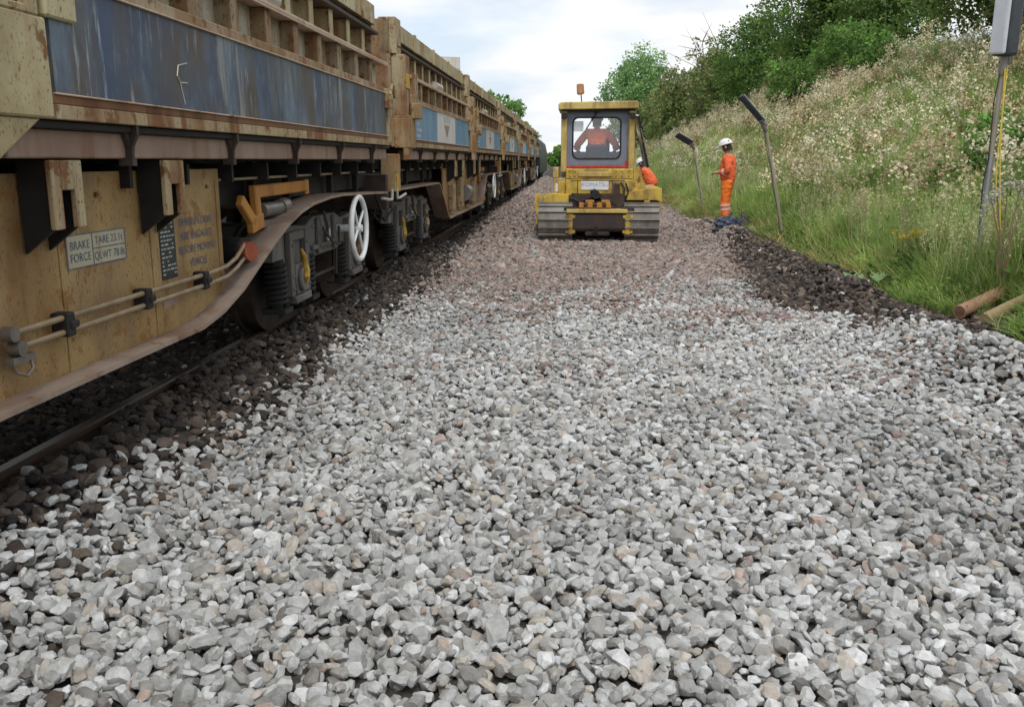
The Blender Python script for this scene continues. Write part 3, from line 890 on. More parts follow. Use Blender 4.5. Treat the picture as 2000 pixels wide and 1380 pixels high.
def wagon(label, y, first):
    z = lambda q: q - ZB
    root = thing('ballast_wagon', label, 'rail wagon', (float(trackx(y)), y, ZB), 0, 'ballast wagons in the train')
    root.rotation_euler.z = math.atan(2 * CURVE * max(y, 0))
    if first:
        build_underframe(root, [(0, .64), (1.82, .64), (2.12, .68), (2.45, .765), (2.83, .905), (3.12, 1.01), (3.39, 1.095), (3.7, 1.165), (4.02, 1.21), (4.5, 1.238), (4.94, 1.245), (6.0, 1.22), (6.8, 1.2)], 2.45)
        build_body(root, .05, 6.66, .44, 6.36, False, True)
        build_body(root, -6.72, -.12, -6.35, -.5, False, True)
    else:
        build_underframe(root, [(0, .62), (2.6, .62), (2.85, .70), (3.65, 1.18), (3.8, 1.21), (6.8, 1.21)], 2.6)
        build_body(root, -6.75, -.25, -6.3, -.75, True, False)
        build_body(root, .2, 6.7, .68, 6.2, True, False)
    for s_ in (-1, 1): build_bogie(root, s_ * 5.05)
    for yy in ((.44, 1.40, -1.6, -2.4) if first else (-2.2, -1.2, .6, 1.6)): bracket(root, yy)
    # tipping ram arm in orange with its cylinder
    def arm(y0, s_):
        m = MB()
        m.bar((1.12, y0, z(1.34)), (1.12, y0 + 1.2 * s_, z(1.35)), .05, .085)
        m.bar((1.13, y0 + .02, z(1.38)), (1.13, y0 + .05, z(1.16)), .05, .09, (0, 1, 0))
        m.bar((1.14, y0 - .28 * s_, z(1.30)), (1.14, y0 - .06 * s_, z(1.14)), .05, .08)
        m.bar((1.14, y0 - .12 * s_, z(1.12)), (1.14, y0 + .10 * s_, z(1.15)), .05, .10)
        m.box(1.11, 1.14, y0 + 1.2 * s_ - .02, y0 + 1.2 * s_ + .06, z(1.28), z(1.40))
        o = m.build('ram_arm', MT['orange'], root, bevel=.008)
        cy = MB()
        cy.tube((1.12, y0 + .15 * s_, z(1.21)), (1.12, y0 + .55 * s_, z(1.21)), .05, 14)
        cy.tube((1.12, y0 + .55 * s_, z(1.21)), (1.12, y0 + .68 * s_, z(1.22)), .06, 14)
        cy.box(1.06, 1.14, y0 + .12 * s_ - .02, y0 + .7 * s_, z(1.09), z(1.14))
        cy.build('ram_cylinder', MT['steel'], root, smooth=40)
    arm(3.08, 1)
    for e in (-6.95, 6.95):
        q = e / abs(e)
        bh = MB()
        bh.path([(.9, e, 1.0 - ZB), (.92, e + .08 * q, .82 - ZB), (.9, e + .14 * q, .70 - ZB), (.86, e + .17 * q, .82 - ZB)], .02, 8)
        bh.path([(1.15, e - .3 * q, 1.22 - ZB), (1.18, e - .1 * q, 1.0 - ZB), (1.12, e + .06 * q, .88 - ZB), (1.0, e + .1 * q, 1.0 - ZB)], .016, 8)
        bh.build('brake_hose', MT['rubber'], root, smooth=50)
    hw = MB()
    yw, zw = 5.48, z(.925)
    hw.ring((1.26, yw, zw), (1, 0, 0), .29, .026, 40, 8)
    for k in range(4):
        t = k * math.pi / 2 + .6
        hw.path([(1.25, yw, zw), (1.25, yw + .28 * math.cos(t), zw + .28 * math.sin(t))], .014, 8)
    hw.tube((1.05, yw, zw), (1.29, yw, zw), .035, 12)
    hw.build('brake_wheel', MT['wheelwhite'], root, smooth=50)
    if first:
        bc = MB()
        bc.tube((1.0, 2.75, z(.985)), (1.20, 2.68, z(.985)), .085, 18)
        bco = bc.build('brake_cylinder', MT['dark'], root, smooth=40)
        cp = MB(); cp.tube((1.195, 2.685, z(.985)), (1.25, 2.665, z(.985)), .062, 16); cp.build('cylinder_cap', MT['redcap'], bco, smooth=40)
        # twin air pipes along the web, clamped, turning up at the end
        for dz, e in ((.06, 0), (0, .05)):
            pp = MB()
            pp.path([(1.20, .26, z(.855 + dz)), (1.20, 2.12, z(.855 + dz)), (1.205, 2.35, z(.865 + dz)), (1.21, 2.5, z(.90 + dz)), (1.215, 2.64 + e, z(.97 + dz))], .013, 10)
            pp.build('air_pipe', MT['pipe'], root, smooth=50)
        for yc in (.62, 1.32, 2.02):
            cl = MB(); cl.box(1.15, 1.225, yc - .03, yc + .03, z(.835), z(.935)); cl.box(1.15, 1.235, yc - .015, yc + .045, z(.868), z(.90))
            cl.build('pipe_clamp', MT['dark'], root, bevel=.006)
        hs = MB()
        hs.tube((1.18, .24, z(.915)), (1.225, .24, z(.915)), .03, 12)
        hs.tube((1.18, .27, z(.855)), (1.23, .27, z(.855)), .03, 12)
        hs.box(1.18, 1.22, .22, .36, z(.80), z(.825))
        hs.path([(1.2, .24, z(.80)), (1.21, .245, z(.765)), (1.22, .29, z(.745)), (1.215, .34, z(.765)), (1.2, .35, z(.80))], .006, 8)
        hs.build('pipe_tap', MT['steel'], root, smooth=40)
        # brake force plate
        pl = MB(); pl.box(1.152, 1.1545, .752, 1.257, z(1.092), z(1.237)); pl.build('brake_plate', weathered('stencil_ground', (.46, .44, .33), (.42, .38, .25), (.3, .2, .1), (.55, .72), (.68, .72)), root)
        plate = [o for o in root.children if o.name.startswith('brake_plate')][0]
        bo = MB()
        x0, x1 = 1.1552, 1.1562
        for (ya, yb, za, zb) in ((.655, 1.16, 1.10, 1.104), (.655, 1.16, 1.241, 1.245), (.655, .66, 1.104, 1.241), (1.155, 1.16, 1.104, 1.241), (.862, .867, 1.104, 1.241), (.867, 1.155, 1.171, 1.175)):
            bo.box(x0, x1, ya + .097, yb + .097, z(za - .008), z(zb - .008))
        bo.build('plate_border', MT['bluetext'], plate)
        for s, yy, zz, sz in (('BRAKE', .761, 1.196, .052), ('FORCE', .761, 1.143, .052), ('TARE 23.1t', 1.010, 1.206, .050), ('QLWT 78.8t', 1.010, 1.137, .050)):
            text_mesh('stencil_text', s, sz, MT['bluetext'], plate, (1.1562, yy + .097, z(zz - .008)), RX)
        for i, s in enumerate(('ENSURE LOCKS', 'ARE ENGAGED', 'BEFORE MOVING', 'VEHICLE')):
            text_mesh('stencil_text', s, .062, MT['bluetext'], [o for o in root.children if o.name.startswith('underframe')][0], (1.1525, 2.085, z(1.215 - i * .076)), RX)
        bp = MB(); bp.box(1.152, 1.154, 1.615, 1.795, z(.935), z(1.235))
        bpo = bp.build('data_panel', MT['blackplate'], root)
        t = MB()
        for i in range(13):
            y_ = 1.625
            while y_ < 1.77:
                w = random.uniform(.012, .04)
                if random.random() < .7: t.box(1.1545, 1.1552, y_, min(y_ + w, 1.785), z(1.222 - i * .022), z(1.222 - i * .022 + .008))
                y_ += w + .01
        t.build('panel_lettering', MT['whitetext'], bpo)
        sl = MB(); sl.box(1.152, 1.154, 1.60, 1.76, z(.79), z(.85)); sl.build('small_label', MT['brownmark'], root)
        # scrawled chalk letter on the panel
        ck = MB()
        ck.path([(1.3645, 1.62, z(2.02)), (1.3645, 1.52, z(2.00)), (1.3645, 1.50, z(1.95)), (1.3645, 1.53, z(1.92)), (1.3645, 1.61, z(1.925))], .0035, 5)
        ck.path([(1.3645, 1.53, z(1.92)), (1.3645, 1.57, z(1.82))], .0035, 5)
        ck.build('chalk_mark', MT['palepipe'], root)
    else:
        for yy, hh in ((-2.0, .42), (-.9, .5), (.3, .36), (1.3, .46)):
            q = MB(); q.box(1.15, 1.24, yy, yy + .32, z(.72), z(.72 + hh)); q.build('equipment_box', MT['creamrust'] if hh > .4 else MT['darkbrown'], root, bevel=.01)
        rr = MB(); rr.tube((1.2, -.35, z(.95)), (1.2, .15, z(.95)), .15, 18); rr.build('air_reservoir', MT['steel'], root, smooth=40)
    return root

WL = 14.3
w1 = wagon('nearest cream ballast wagon with a long faded dark blue side panel and brake force plate', 2.9, True)
w2 = wagon('second ballast wagon with pale blue panels and white logo square, beyond the dark blue one', 2.9 + WL, False)
# raised triangular end plate on the second wagon
pp = MB(); pp.prism([(.6, 3.09 - ZB), (1.2, 3.09 - ZB), (1.2, 3.34 - ZB), (.75, 3.36 - ZB)], 'y', -.62, -.58)
pp.box(1.1, 1.2, -1.0, -.6, 3.09 - ZB, 3.13 - ZB)
pp.build('end_plate', MT['white'], w2)
w3 = copy_tree(w2)
for ch in list(w3.children):
    if ch.name.startswith('end_plate'): bpy.data.objects.remove(ch)
w4 = copy_tree(w3)
for w, k, lab in ((w3, 2, 'third ballast wagon along the train, just beyond the one with the large white logo square'),
                  (w4, 3, 'farthest ballast wagon, small in the distance beside the dark locomotive')):
    y = 2.9 + WL * k
    w.location = (float(trackx(y)), y, ZB); w.rotation_euler.z = math.atan(2 * CURVE * y)
    w['label'] = lab

def loco():
    y = 2.9 + WL * 3.5 + 10.4
    root = thing('locomotive', 'dark blue locomotive with rounded roof at the far end of the wagons', 'locomotive', (float(trackx(y)), y, ZB))
    root.rotation_euler.z = math.atan(2 * CURVE * y)
    pr = [(-1.32, .75), (1.32, .75), (1.34, 2.1), (1.2, 2.75), (.9, 3.05), (.4, 3.2), (-.4, 3.2), (-.9, 3.05), (-1.2, 2.75), (-1.34, 2.1)]
    m = MB(); m.prism([(x, q - .2) for x, q in pr], 'y', -9.6, 9.6); m.build('body', MT['locoblue'], root, bevel=.05, smooth=30)
    c = MB(); c.box(-1.0, 1.0, -9.63, -9.61, 1.9, 2.45); c.build('cab_window', MT['glassdark'], root)
    for s_ in (-6, 6):
        w = MB()
        for a in (-1.2, 0, 1.2):
            for x in (-.75, .75): w.tube((x - .06, s_ + a, .46), (x + .06, s_ + a, .46), .46, 20)
        w.box(-1.1, 1.1, s_ - 1.9, s_ + 1.9, .35, .8); w.build('bogie', MT['dark'], root)
    t = MB(); t.box(-1.2, 1.2, -2.5, 2.5, .2, .75); t.build('fuel_tank', MT['dark'], root)
loco()

# ------------------------------------------------------------------ bulldozer
DX, DY, DZ = .45, 18.35, -.115
def dozer():
    root = thing('bulldozer', 'yellow tracked bulldozer with grey cab seen from behind, on the stone', 'bulldozer', (DX, DY, DZ))
    # crawler tracks
    for sx, x0, x1 in ((-1, -1.25, -.56), (1, .50, 1.19)):
        r, zc, ya, yb = .36, .40, .38, 2.85
        per = []
        n1 = 15
        for i in range(n1): per.append((ya + (yb - ya) * i / n1, zc + r, 0))
        n2 = 8
        for i in range(n2):
            t = math.pi * i / n2; per.append((yb + r * math.sin(t), zc + r * math.cos(t), t))
        for i in range(n1): per.append((yb - (yb - ya) * i / n1, zc - r, math.pi))
        for i in range(n2):
            t = math.pi * i / n2; per.append((ya - r * math.sin(t), zc - r * math.cos(t), math.pi + t))
        m = MB()
        for i, (y, z, t) in enumerate(per):
            t -= .12
            ty, tz = math.cos(t), -math.sin(t)
            ny, nz_ = math.sin(t), math.cos(t)
            m.obox(((x0 + x1) / 2, y, z), ((x1 - x0) / 2, 0, 0), (0, ty * .074, tz * .074), (0, ny * .014, nz_ * .014), 0)
            m.obox(((x0 + x1) / 2, y + ny * .03 - ty * .06, z + nz_ * .03 - tz * .06), ((x1 - x0) / 2, 0, 0), (0, ty * .011, tz * .011), (0, ny * .042, nz_ * .042), 0)
            m.obox(((x0 + x1) / 2, y - ny * .012 + ty * .078, z - nz_ * .012 + tz * .078), ((x1 - x0) / 2 - .01, 0, 0), (0, ty * .02, tz * .02), (0, ny * .010, nz_ * .010), 1)  # dark strips painted as shadow lines between the shoes
        tr = m.build('track', [MT['track'], MT['trackdark']], root)
        k = MB()
        xi = (x0 + x1) / 2
        k.tube((xi - .12, ya, zc), (xi + .12, ya, zc), .30, 24); k.tube((xi - .12, yb, zc), (xi + .12, yb, zc), .30, 24)
        for y in np.arange(ya + .35, yb - .2, .4): k.tube((xi - .11, y, .2), (xi + .11, y, .2), .12, 14)
        k.box(xi - .09, xi + .09, ya, yb, .25, .55)
        k.build('track_frame', MT['trackdark'], tr, smooth=40)
        # final drive housing with bolted yellow cover beside the counterweight
        d = MB()
        xd = -.60 if sx < 0 else .56
        d.tube((xd - .12, .30, .42), (xd + .12, .30, .42), .27, 20)
        d.box(xd - .11, xd + .11, .06, .32, .18, .62)
        do = d.build('final_drive', MT['counter'], root, bevel=.015, smooth=40)
        e = MB()
        e.tube((xd, .03, .20), (xd, .03, .60), .055, 12); e.box(xd - .10, xd + .10, .0, .06, .52, .58); e.box(xd - .10, xd + .10, .0, .06, .22, .28)
        e.build('drive_cover', MT['yellow'], do, smooth=40)
        g_ = MB(); g_.box(xd - .13, xd + .13, .08, .34, .60, .73); g_.box(xd - .05, xd + .09, .05, .12, .63, .70); g_.build('guard', MT['counter'], do, bevel=.01)
    # rear counterweight / drawbar box
    c = MB()
    c.prism([(0.05, .24), (0.0, .30), (.02, .60), (.06, .62), (.40, .62), (.40, .24)], 'x', -.66, .53)
    c.box(-.30, .20, .02, .10, .16, .25)
    co = c.build('counterweight', MT['counter'], root, bevel=.02)
    t = MB(); t.box(-.68, .55, -.015, .42, .622, .70); t.build('counterweight_top', MT['paleyellow'], co, bevel=.01)
    h = MB(); h.bar((-.08, -.03, .3), (-.08, -.12, .28), .12, .06); h.tube((-.08, -.10, .22), (-.08, -.10, .36), .03); h.build('drawbar', MT['dark'], co)
    # winch-like bolted block above it
    b = MB()
    b.box(-.42, .22, .10, .40, .70, .80)
    for x in (-.38, -.2, -.02, .16): b.box(x - .05, x + .05, .06, .12, .72, .83)
    b.box(-.30, -.12, .08, .14, .82, .88); b.box(.02, .2, .08, .14, .82, .88)
    bo = b.build('valve_block', MT['orange'], root, bevel=.012)
    for x in (-.3, -.11, .08):
        q = MB(); q.box(x - .035, x + .035, .055, .059, .74, .80); q.build('block_opening', MT['dark'], bo)
    # main frame, dark between the tracks; side boxes paint the shade under the fenders
    f = MB(); f.box(-.55, .5, .3, 3.2, .35, 1.0); f.box(-1.14, -.60, .5, 2.2, .76, .82); f.box(.50, 1.22, .55, 2.2, .80, .87); f.build('main_frame_and_gap_shade', MT['darkbrown'], root)
    # fuel tank and rear bodywork
    k = MB()
    k.prism([(.42, .93), (.40, 1.10), (.40, 1.26), (.46, 1.28), (.46, 1.48), (.54, 1.50), (1.0, 1.50), (1.0, .93)], 'x', -.70, .66)
    for x in (-.62, -.52, .32, .44, .58):
        for zz in (1.34, 1.44): k.tube((x, .44, zz), (x, .475, zz), .014, 6, 1)
    ko = k.build('fuel_tank', [MT['yellow'], MT['counter']], root, bevel=.012)
    sm = MB()
    for x in (-.46, .25): sm.box(x - .008, x + .008, .392, .402, .95, 1.255)
    sm.box(-.69, .65, .450, .470, 1.286, 1.298); sm.box(.27, .40, .385, .402, .94, 1.20); sm.box(-.69, .65, .405, .418, .93, .965)
    sm.build('panel_gap', MT['darkbrown'], ko)
    rr = MB(); rr.box(-.46, .24, .425, .47, 1.335, 1.435); rr.build('tank_step', MT['paleyellow'], ko, bevel=.012)
    rb = MB(); rb.box(-.60, .50, .385, .46, 1.265, 1.285); rb.build('tank_ridge', MT['paleyellow'], ko, bevel=.004)
    pl = MB(); pl.box(-.39, .17, .390, .399, 1.07, 1.245); plo = pl.build('name_plate', MT['decalwhite'], ko, bevel=.004)
    text_mesh('plate_lettering', 'KOMATSU', .115, MT['decalblue'], ko, (-.11, .387, 1.175), (R_(90), 0, 0))
    ho = MB()
    ho.path([(-.16, .36, 1.02), (-.12, .28, 1.05), (-.06, .26, 1.0), (-.02, .30, .92)], .05, 10); ho.tube((-.09, .22, .98), (-.09, .40, .98), .085, 14)
    ho.box(-.16, .02, .30, .40, .86, .98); ho.path([(.0, .3, .9), (.14, .28, .80), (.30, .32, .78), (.36, .4, .95)], .022, 8); ho.path([(-.2, .3, .93), (-.42, .28, .82), (-.56, .32, .9)], .03, 8)
    ho.build('hydraulic_hose', MT['rubber'], root, smooth=50)
    wl = MB()
    for x in (-.76, .64): wl.box(x - .06, x + .06, .70, .78, 2.50, 2.62)
    wl.build('work_lamp', MT['rubber'], root, bevel=.012)
    h2 = MB()
    h2.path([(.42, .40, 1.22), (.50, .34, 1.10), (.48, .33, .95), (.38, .36, .84)], .018, 7); h2.path([(.52, .40, 1.20), (.58, .35, 1.05), (.52, .34, .88)], .016, 7)
    h2.path([(-.56, .38, 1.0), (-.60, .33, .90), (-.48, .30, .78), (-.3, .32, .74)], .018, 7); h2.path([(.1, .36, .95), (.22, .30, .86), (.34, .30, .76)], .02, 7)
    h2.build('hydraulic_hose', MT['rubber'], root, smooth=50)
    # left toolbox and both fenders
    lb = MB(); lb.box(-.96, -.70, .55, 1.9, .88, 1.30); lb.box(-.98, -.86, .55, 1.4, 1.30, 1.52)
    lbo = lb.build('tool_box', MT['paleyellow'], root, bevel=.015)
    dl = MB(); dl.box(-.92, -.80, .541, .548, 1.03, 1.20); dl.build('data_sticker', MT['decalwhite'], lbo)
    ld = MB(); ld.box(-.86, -.64, .50, .54, .92, 1.24); ld.build('tool_box_door', MT['yellow'], lbo, bevel=.01)
    lf = MB(); lf.prism([(-1.16, .80), (-.64, .80), (-.64, .98), (-1.0, 1.0), (-1.16, .92)], 'y', .35, 2.2); lf.box(-1.14, -.9, .33, .36, .74, .80); lf.build('fender', MT['yellow'], root, bevel=.012)
    rf = MB(); rf.prism([(.52, .86), (1.16, .86), (1.26, .82), (1.26, 1.10), (1.16, 1.13), (.52, 1.02)], 'y', .40, 2.3)
    rf.prism([(.68, 1.02), (.98, 1.02), (.80, 1.52), (.68, 1.52)], 'y', .60, .64)
    rf.box(.90, 1.02, .36, .44, .72, .86)
    rfo = rf.build('fender', MT['yellow'], root, bevel=.012)
    ha = MB(); ha.path([(1.24, .42, 1.10), (1.24, .42, .62)], .014, 8); ha.build('grab_bar', MT['yellow'], rfo)
    # cab: side walls, rear frame with rounded window, pillars, roof
    Y0 = .95
    cb = MB()
    ox0, ox1, oz0, oz1 = -.70, .57, 1.56, 2.66
    wx0, wx1, wz0, wz1, rad = -.575, .415, 1.70, 2.53, .12
    def rr_(x0, x1, z0, z1, r, n=6):
        o = []
        for cx, cz, a in ((x1 - r, z0 + r, -90), (x1 - r, z1 - r, 0), (x0 + r, z1 - r, 90), (x0 + r, z0 + r, 180)):
            for i in range(n + 1):
                t = R_(a + 90 * i / n); o.append((cx + r * math.cos(t), cz + r * math.sin(t)))
        return o
    inner = rr_(wx0, wx1, wz0, wz1, rad)
    outer = []
    for (x, z) in inner:
        # project outwards to the frame rectangle
        cx, cz = (ox0 + ox1) / 2, (oz0 + oz1) / 2
        dx, dz = x - cx, z - cz
        s = min(((ox1 - cx) / abs(dx)) if dx else 9, ((oz1 - cz) / abs(dz)) if dz else 9)
        outer.append((cx + dx * s, cz + dz * s))
    n_ = len(inner)
    vs = [(x, Y0, z) for x, z in inner] + [(x, Y0, z) for x, z in outer] + [(x, Y0 + .06, z) for x, z in inner] + [(x, Y0 + .06, z) for x, z in outer]
    fs = []
    for i in range(n_):
        j = (i + 1) % n_
        fs += [(i, j, n_ + j, n_ + i), (2 * n_ + i, 3 * n_ + i, 3 * n_ + j, 2 * n_ + j), (i, 2 * n_ + i, 2 * n_ + j, j), (n_ + i, n_ + j, 3 * n_ + j, 3 * n_ + i)]
    cb.add(vs, fs)
    for (cx, cz, sx2, sz2) in ((ox0, oz0, 1, 1), (ox1, oz0, -1, 1), (ox0, oz1, 1, -1), (ox1, oz1, -1, -1)):
        cb.add([(cx, Y0, cz), (cx + .2 * sx2, Y0 + .002, cz), (cx, Y0 + .002, cz + .2 * sz2)], [(0, 1, 2)])
    cab = cb.build('cab_rear_panel', MT['cabgrey'], root)
    for nm, mt_, off, rr2 in (('window_seal', 'rubber', -.006, .018),):
        w = MB(); pts = [(x, Y0 + off, z) for x, z in inner]; w.path(pts + [pts[0]], rr2, 6); w.build(nm, MT[mt_], cab)
    gl_ = MB(); gl_.prism(inner, 'y', Y0 + .02, Y0 + .026); gl_.build('rear_window', MT['glass'], cab)
    st = MB(); st.box(-.56, -.36, Y0 + .028, Y0 + .032, 2.25, 2.46); st.build('window_sticker', MT['decalwhite'], cab)
    wp = MB(); wp.path([(-.08, Y0 - .05, 2.66), (-.12, Y0 - .05, 2.58), (-.30, Y0 - .03, 2.30)], .014, 6); wp.box(-.13, -.04, Y0 - .09, Y0 - .01, 2.63, 2.72); wp.build('wiper', MT['rubber'], cab)
    rs = MB(); rs.box(-.78, .66, Y0 - .03, Y0 + .08, 1.505, 1.558); rs.box(.52, .66, Y0 - .025, Y0 + .06, 1.56, 1.66); rs.box(-.80, -.70, Y0 - .02, Y0 + .06, 1.42, 1.52); rs.build('cab_sill', MT['red'], root, bevel=.01)
    cs = MB()
    cs.box(-.72, .60, Y0 + .08, 2.2, 1.49, 1.55); 
    for x in (-.70, .56): cs.box(x - .02, x + .02, 1.0, 2.2, 1.55, 1.95); cs.box(x - .025, x + .025, 2.12, 2.2, 1.95, 2.66)
    cs.box(-.72, .60, 2.14, 2.2, 1.55, 1.85)
    cs.build('cab_wall', MT['cabgrey'], root)
    for x in (-.70, .56):
        q = MB(); q.box(x - .004, x + .004, 1.02, 2.12, 1.95, 2.62); q.build('side_window', MT['glass'], root)
    ro = MB()
    for x0, x1 in ((-.82, -.70), (.585, .715)):
        ro.box(x0, x1, .82, .95, 1.42, 2.68); ro.box(x0, x1, 2.2, 2.32, 1.3, 2.68)
    ro.build('roll_bar', MT['paleyellow'], root, bevel=.012)
    rf2 = MB(); rf2.prism([(-.88, 2.68), (.76, 2.70), (.76, 2.83), (.70, 2.85), (-.82, 2.83), (-.88, 2.80)], 'y', .72, 2.4)
    rfo2 = rf2.build('roof', MT['paleyellow'], root, bevel=.015)
    un = MB(); un.box(-.80, .70, .80, 2.3, 2.655, 2.678); un.build('roof_lining', MT['rubber'], rfo2)
    bc = MB(); bc.path([(-.40, 1.2, 2.83), (-.42, 1.2, 3.02)], .012, 8); bco = bc.build('beacon_stem', MT['dark'], root)
    bl = MB(); bl.path([(-.42, 1.2, 3.01), (-.425, 1.2, 3.04), (-.43, 1.2, 3.05), (-.44, 1.2, 3.19), (-.441, 1.2, 3.22), (-.441, 1.2, 3.225)], [.06, .085, .08, .078, .07, .03], 14)
    bl.build('beacon_lens', MT['amber'], bco, smooth=35)
    # open side door of dark glass, mirror and exhaust on the right
    dr = MB(); dr.bar((.74, 1.02, 2.58), (.97, 1.10, 1.55), .05, .9, (0, 1, 0)); dr.build('cab_door', MT['glassdark'], root)
    hd = MB(); hd.path([(.80, .56, 2.3), (.86, .55, 2.1), (.93, .55, 1.8)], .012, 6); hd.tube((.87, .54, 2.02), (.87, .54, 2.08), .03); hd.build('door_handle', MT['steel'], root)
    # bonnet, exhaust, lift arms, blade ahead of the cab
    bn = MB(); bn.prism([(2.2, .95), (3.25, .95), (3.3, 1.45), (2.2, 1.55)], 'x', -.45, .40); bn.build('bonnet', MT['yellow'], root, bevel=.03)
    ex = MB(); ex.path([(.2, 2.6, 1.5), (.2, 2.6, 2.25), (.2, 2.5, 2.35)], .05, 10); ex.build('exhaust', MT['dark'], root, smooth=40)
    bl2 = MB()
    bl2.prism([(3.85, .0), (3.90, .05), (3.78, .40), (3.88, .86), (3.83, .86), (3.72, .40)], 'x', -1.5, 1.4)
    for x in (-1.32, 1.26): bl2.bar((x, 1.2, .38), (x, 3.75, .25), .08, .16)
    bl2.build('blade', MT['yellow'], root, bevel=.01)
    se = MB()
    se.prism([(1.05, 1.55), (1.15, 1.55), (1.10, 1.94), (1.07, 2.02), (1.03, 1.94)], 'x', -.30, .16)
    se.box(-.34, .20, 1.10, 1.65, 1.62, 1.74)
    se.build('seat', MT['rubber'], root, bevel=.04)
dozer()

# ------------------------------------------------------------------ people
def skin(name, verts, edges, mat, parent, sub=2):
    me = bpy.data.meshes.new(name)
    me.from_pydata([v[0] for v in verts], edges, [])
    me.materials.append(mat)
    o = link_mesh(name, me, parent)
    md = o.modifiers.new('skin', 'SKIN'); md.use_smooth_shade = True
    for i, v in enumerate(verts):
        r = v[1]
        me.skin_vertices[0].data[i].radius = r if isinstance(r, tuple) else (r, r)
        me.skin_vertices[0].data[i].use_root = (i == 0)
    s_ = o.modifiers.new('smooth', 'SUBSURF'); s_.levels = sub; s_.render_levels = sub
    return o

class G:
    def __init__(s): s.v, s.e = [], []
    def a(s, p, r, prev=None):
        s.v.append((tuple(p), r)); i = len(s.v) - 1
        if prev is not None: s.e.append((prev, i))
        return i

def person(label, loc, rz, pose, group=None):
    """pose gives joints in metres, local +y is the way the body faces"""
    root = thing('person', label, 'person', loc, rz, group)
    J = {k: Vector(v) for k, v in pose.items()}
    def lerp(a, b, t): return J[a].lerp(J[b], t)
    # body, one continuous surface, hands with five fingers
    g = G()
    pel = g.a(J['pelvis'], .12)
    ch = g.a(J['chest'], .125, pel)
    nk = g.a(J['neck'], .055, ch)
    hd0 = g.a(J['head'] + (J['neck'] - J['head']) * .45, .06, nk)
    hd1 = g.a(J['head'], .088, hd0)
    up = (J['head'] - J['neck']).normalized()
    fw = J['face'].normalized()
    hd2 = g.a(J['head'] + up * .075, .075, hd1)
    g.a(J['head'] + fw * .105 - up * .01, .017, hd1)          # nose
    for s_, q in ((-1, 'l'), (1, 'r')):
        sh = g.a(J['sh' + q], .058, ch)
        el = g.a(J['el' + q], .042, sh)
        wr = g.a(J['wr' + q], .030, el)
        d = (J['wr' + q] - J['el' + q]).normalized()
        side = d.cross(Vector((0, 0, 1)))
        side = side.normalized() if side.length > .1 else Vector((1, 0, 0))
        dn = side.cross(d)
        if dn.z > 0: dn = -dn
        pm = g.a(J['wr' + q] + d * .06, (.040, .020), wr)
        for k, (o_, l_) in enumerate(((-.033, .062), (-.011, .074), (.011, .070), (.033, .055))):
            b0 = g.a(J['wr' + q] + d * .10 + side * o_, .0095, pm)
            b1 = g.a(J['wr' + q] + d * (.10 + l_ * .5) + side * o_ + dn * .010, .009, b0)
            g.a(J['wr' + q] + d * (.10 + l_ * .75) + side * o_ + dn * .04, .008, b1)
        t0 = g.a(J['wr' + q] + d * .05 + side * (-.045 * s_) + dn * .01, .011, pm)
        g.a(J['wr' + q] + d * .09 + side * (-.055 * s_) + dn * .03, .009, t0)
        hp = g.a(J['hp' + q], .085, pel)
        kn = g.a(J['kn' + q], .058, hp)
        an = g.a(J['an' + q], .040, kn)
        g.a(J['an' + q] + Vector((0, .10, -.055)), (.042, .03), an)
    body = skin('body', g.v, g.e, MT['skin'], root)
    # jacket
    g = G()
    hem = g.a(lerp('pelvis', 'chest', -.22), (.215, .185))
    wa = g.a(lerp('pelvis', 'chest', .45), (.205, .18), hem)
    ct = g.a(J['chest'], (.215, .18), wa)
    ck = g.a(lerp('chest', 'neck', .75), .11, ct)
    for q in 'lr':
        sh = g.a(J['sh' + q], .10, ct); e1 = g.a(lerp('sh' + q, 'el' + q, .5), .09, sh)
        el = g.a(J['el' + q], .078, e1); g.a(lerp('el' + q, 'wr' + q, .92), .048, el)
    jk = skin('jacket', g.v, g.e, MT['hivis2'], body)
    # trousers
    g = G()
    tp = g.a(lerp('pelvis', 'chest', .32), (.17, .14))
    pv = g.a(J['pelvis'], (.19, .165), tp)
    for q in 'lr':
        hp = g.a(lerp('hp' + q, 'kn' + q, .12), .125, pv); k1 = g.a(lerp('hp' + q, 'kn' + q, .6), .105, hp)
        kn = g.a(J['kn' + q], .095, k1); a1 = g.a(lerp('kn' + q, 'an' + q, .6), .09, kn); g.a(lerp('kn' + q, 'an' + q, .98), .085, a1)
    skin('trousers', g.v, g.e, MT['hivis'], body)
    # reflective bands
    def band(a, b, t, r, par=None, name='reflective_band'):
        m = MB(); p = lerp(a, b, t); d = (J[b] - J[a]).normalized()
        m.path([p - d * .026, p + d * .026], r, 18); m.build(name, MT['reflect'], body, smooth=40)
    for q in 'lr':
        band('kn' + q, 'an' + q, .10, .099); band('kn' + q, 'an' + q, .32, .095)
        band('el' + q, 'wr' + q, .35, .076)
        b_ = G()
        i0 = b_.a(J['an' + q] + Vector((0, -.02, .05)), .062); i1 = b_.a(J['an' + q] + Vector((0, .0, -.04)), (.062, .05), i0)
        b_.a(J['an' + q] + Vector((0, .17, -.055)), (.05, .036), i1); b_.a(J['an' + q] + Vector((0, -.07, -.05)), (.05, .04), i1)
        skin('boot', b_.v, b_.e, MT['boot'], body)
    # hair and helmet
    hr = G(); a0 = hr.a(J['head'] - fw * .035 - up * .0, .092); hr.a(J['head'] - fw * .03 - up * .075, .07, a0); hr.a(J['head'] - fw * .02 + up * .06, .085, a0)
    skin('hair', hr.v, hr.e, MT['hair'], body)
    m = MB()
    ctr = J['head'] + up * .055
    rt = fw.cross(up).normalized(); f2 = up.cross(rt).normalized()
    if f2.dot(fw) < 0: f2 = -f2
    vs, fs = [], []
    nu, nv = 24, 8
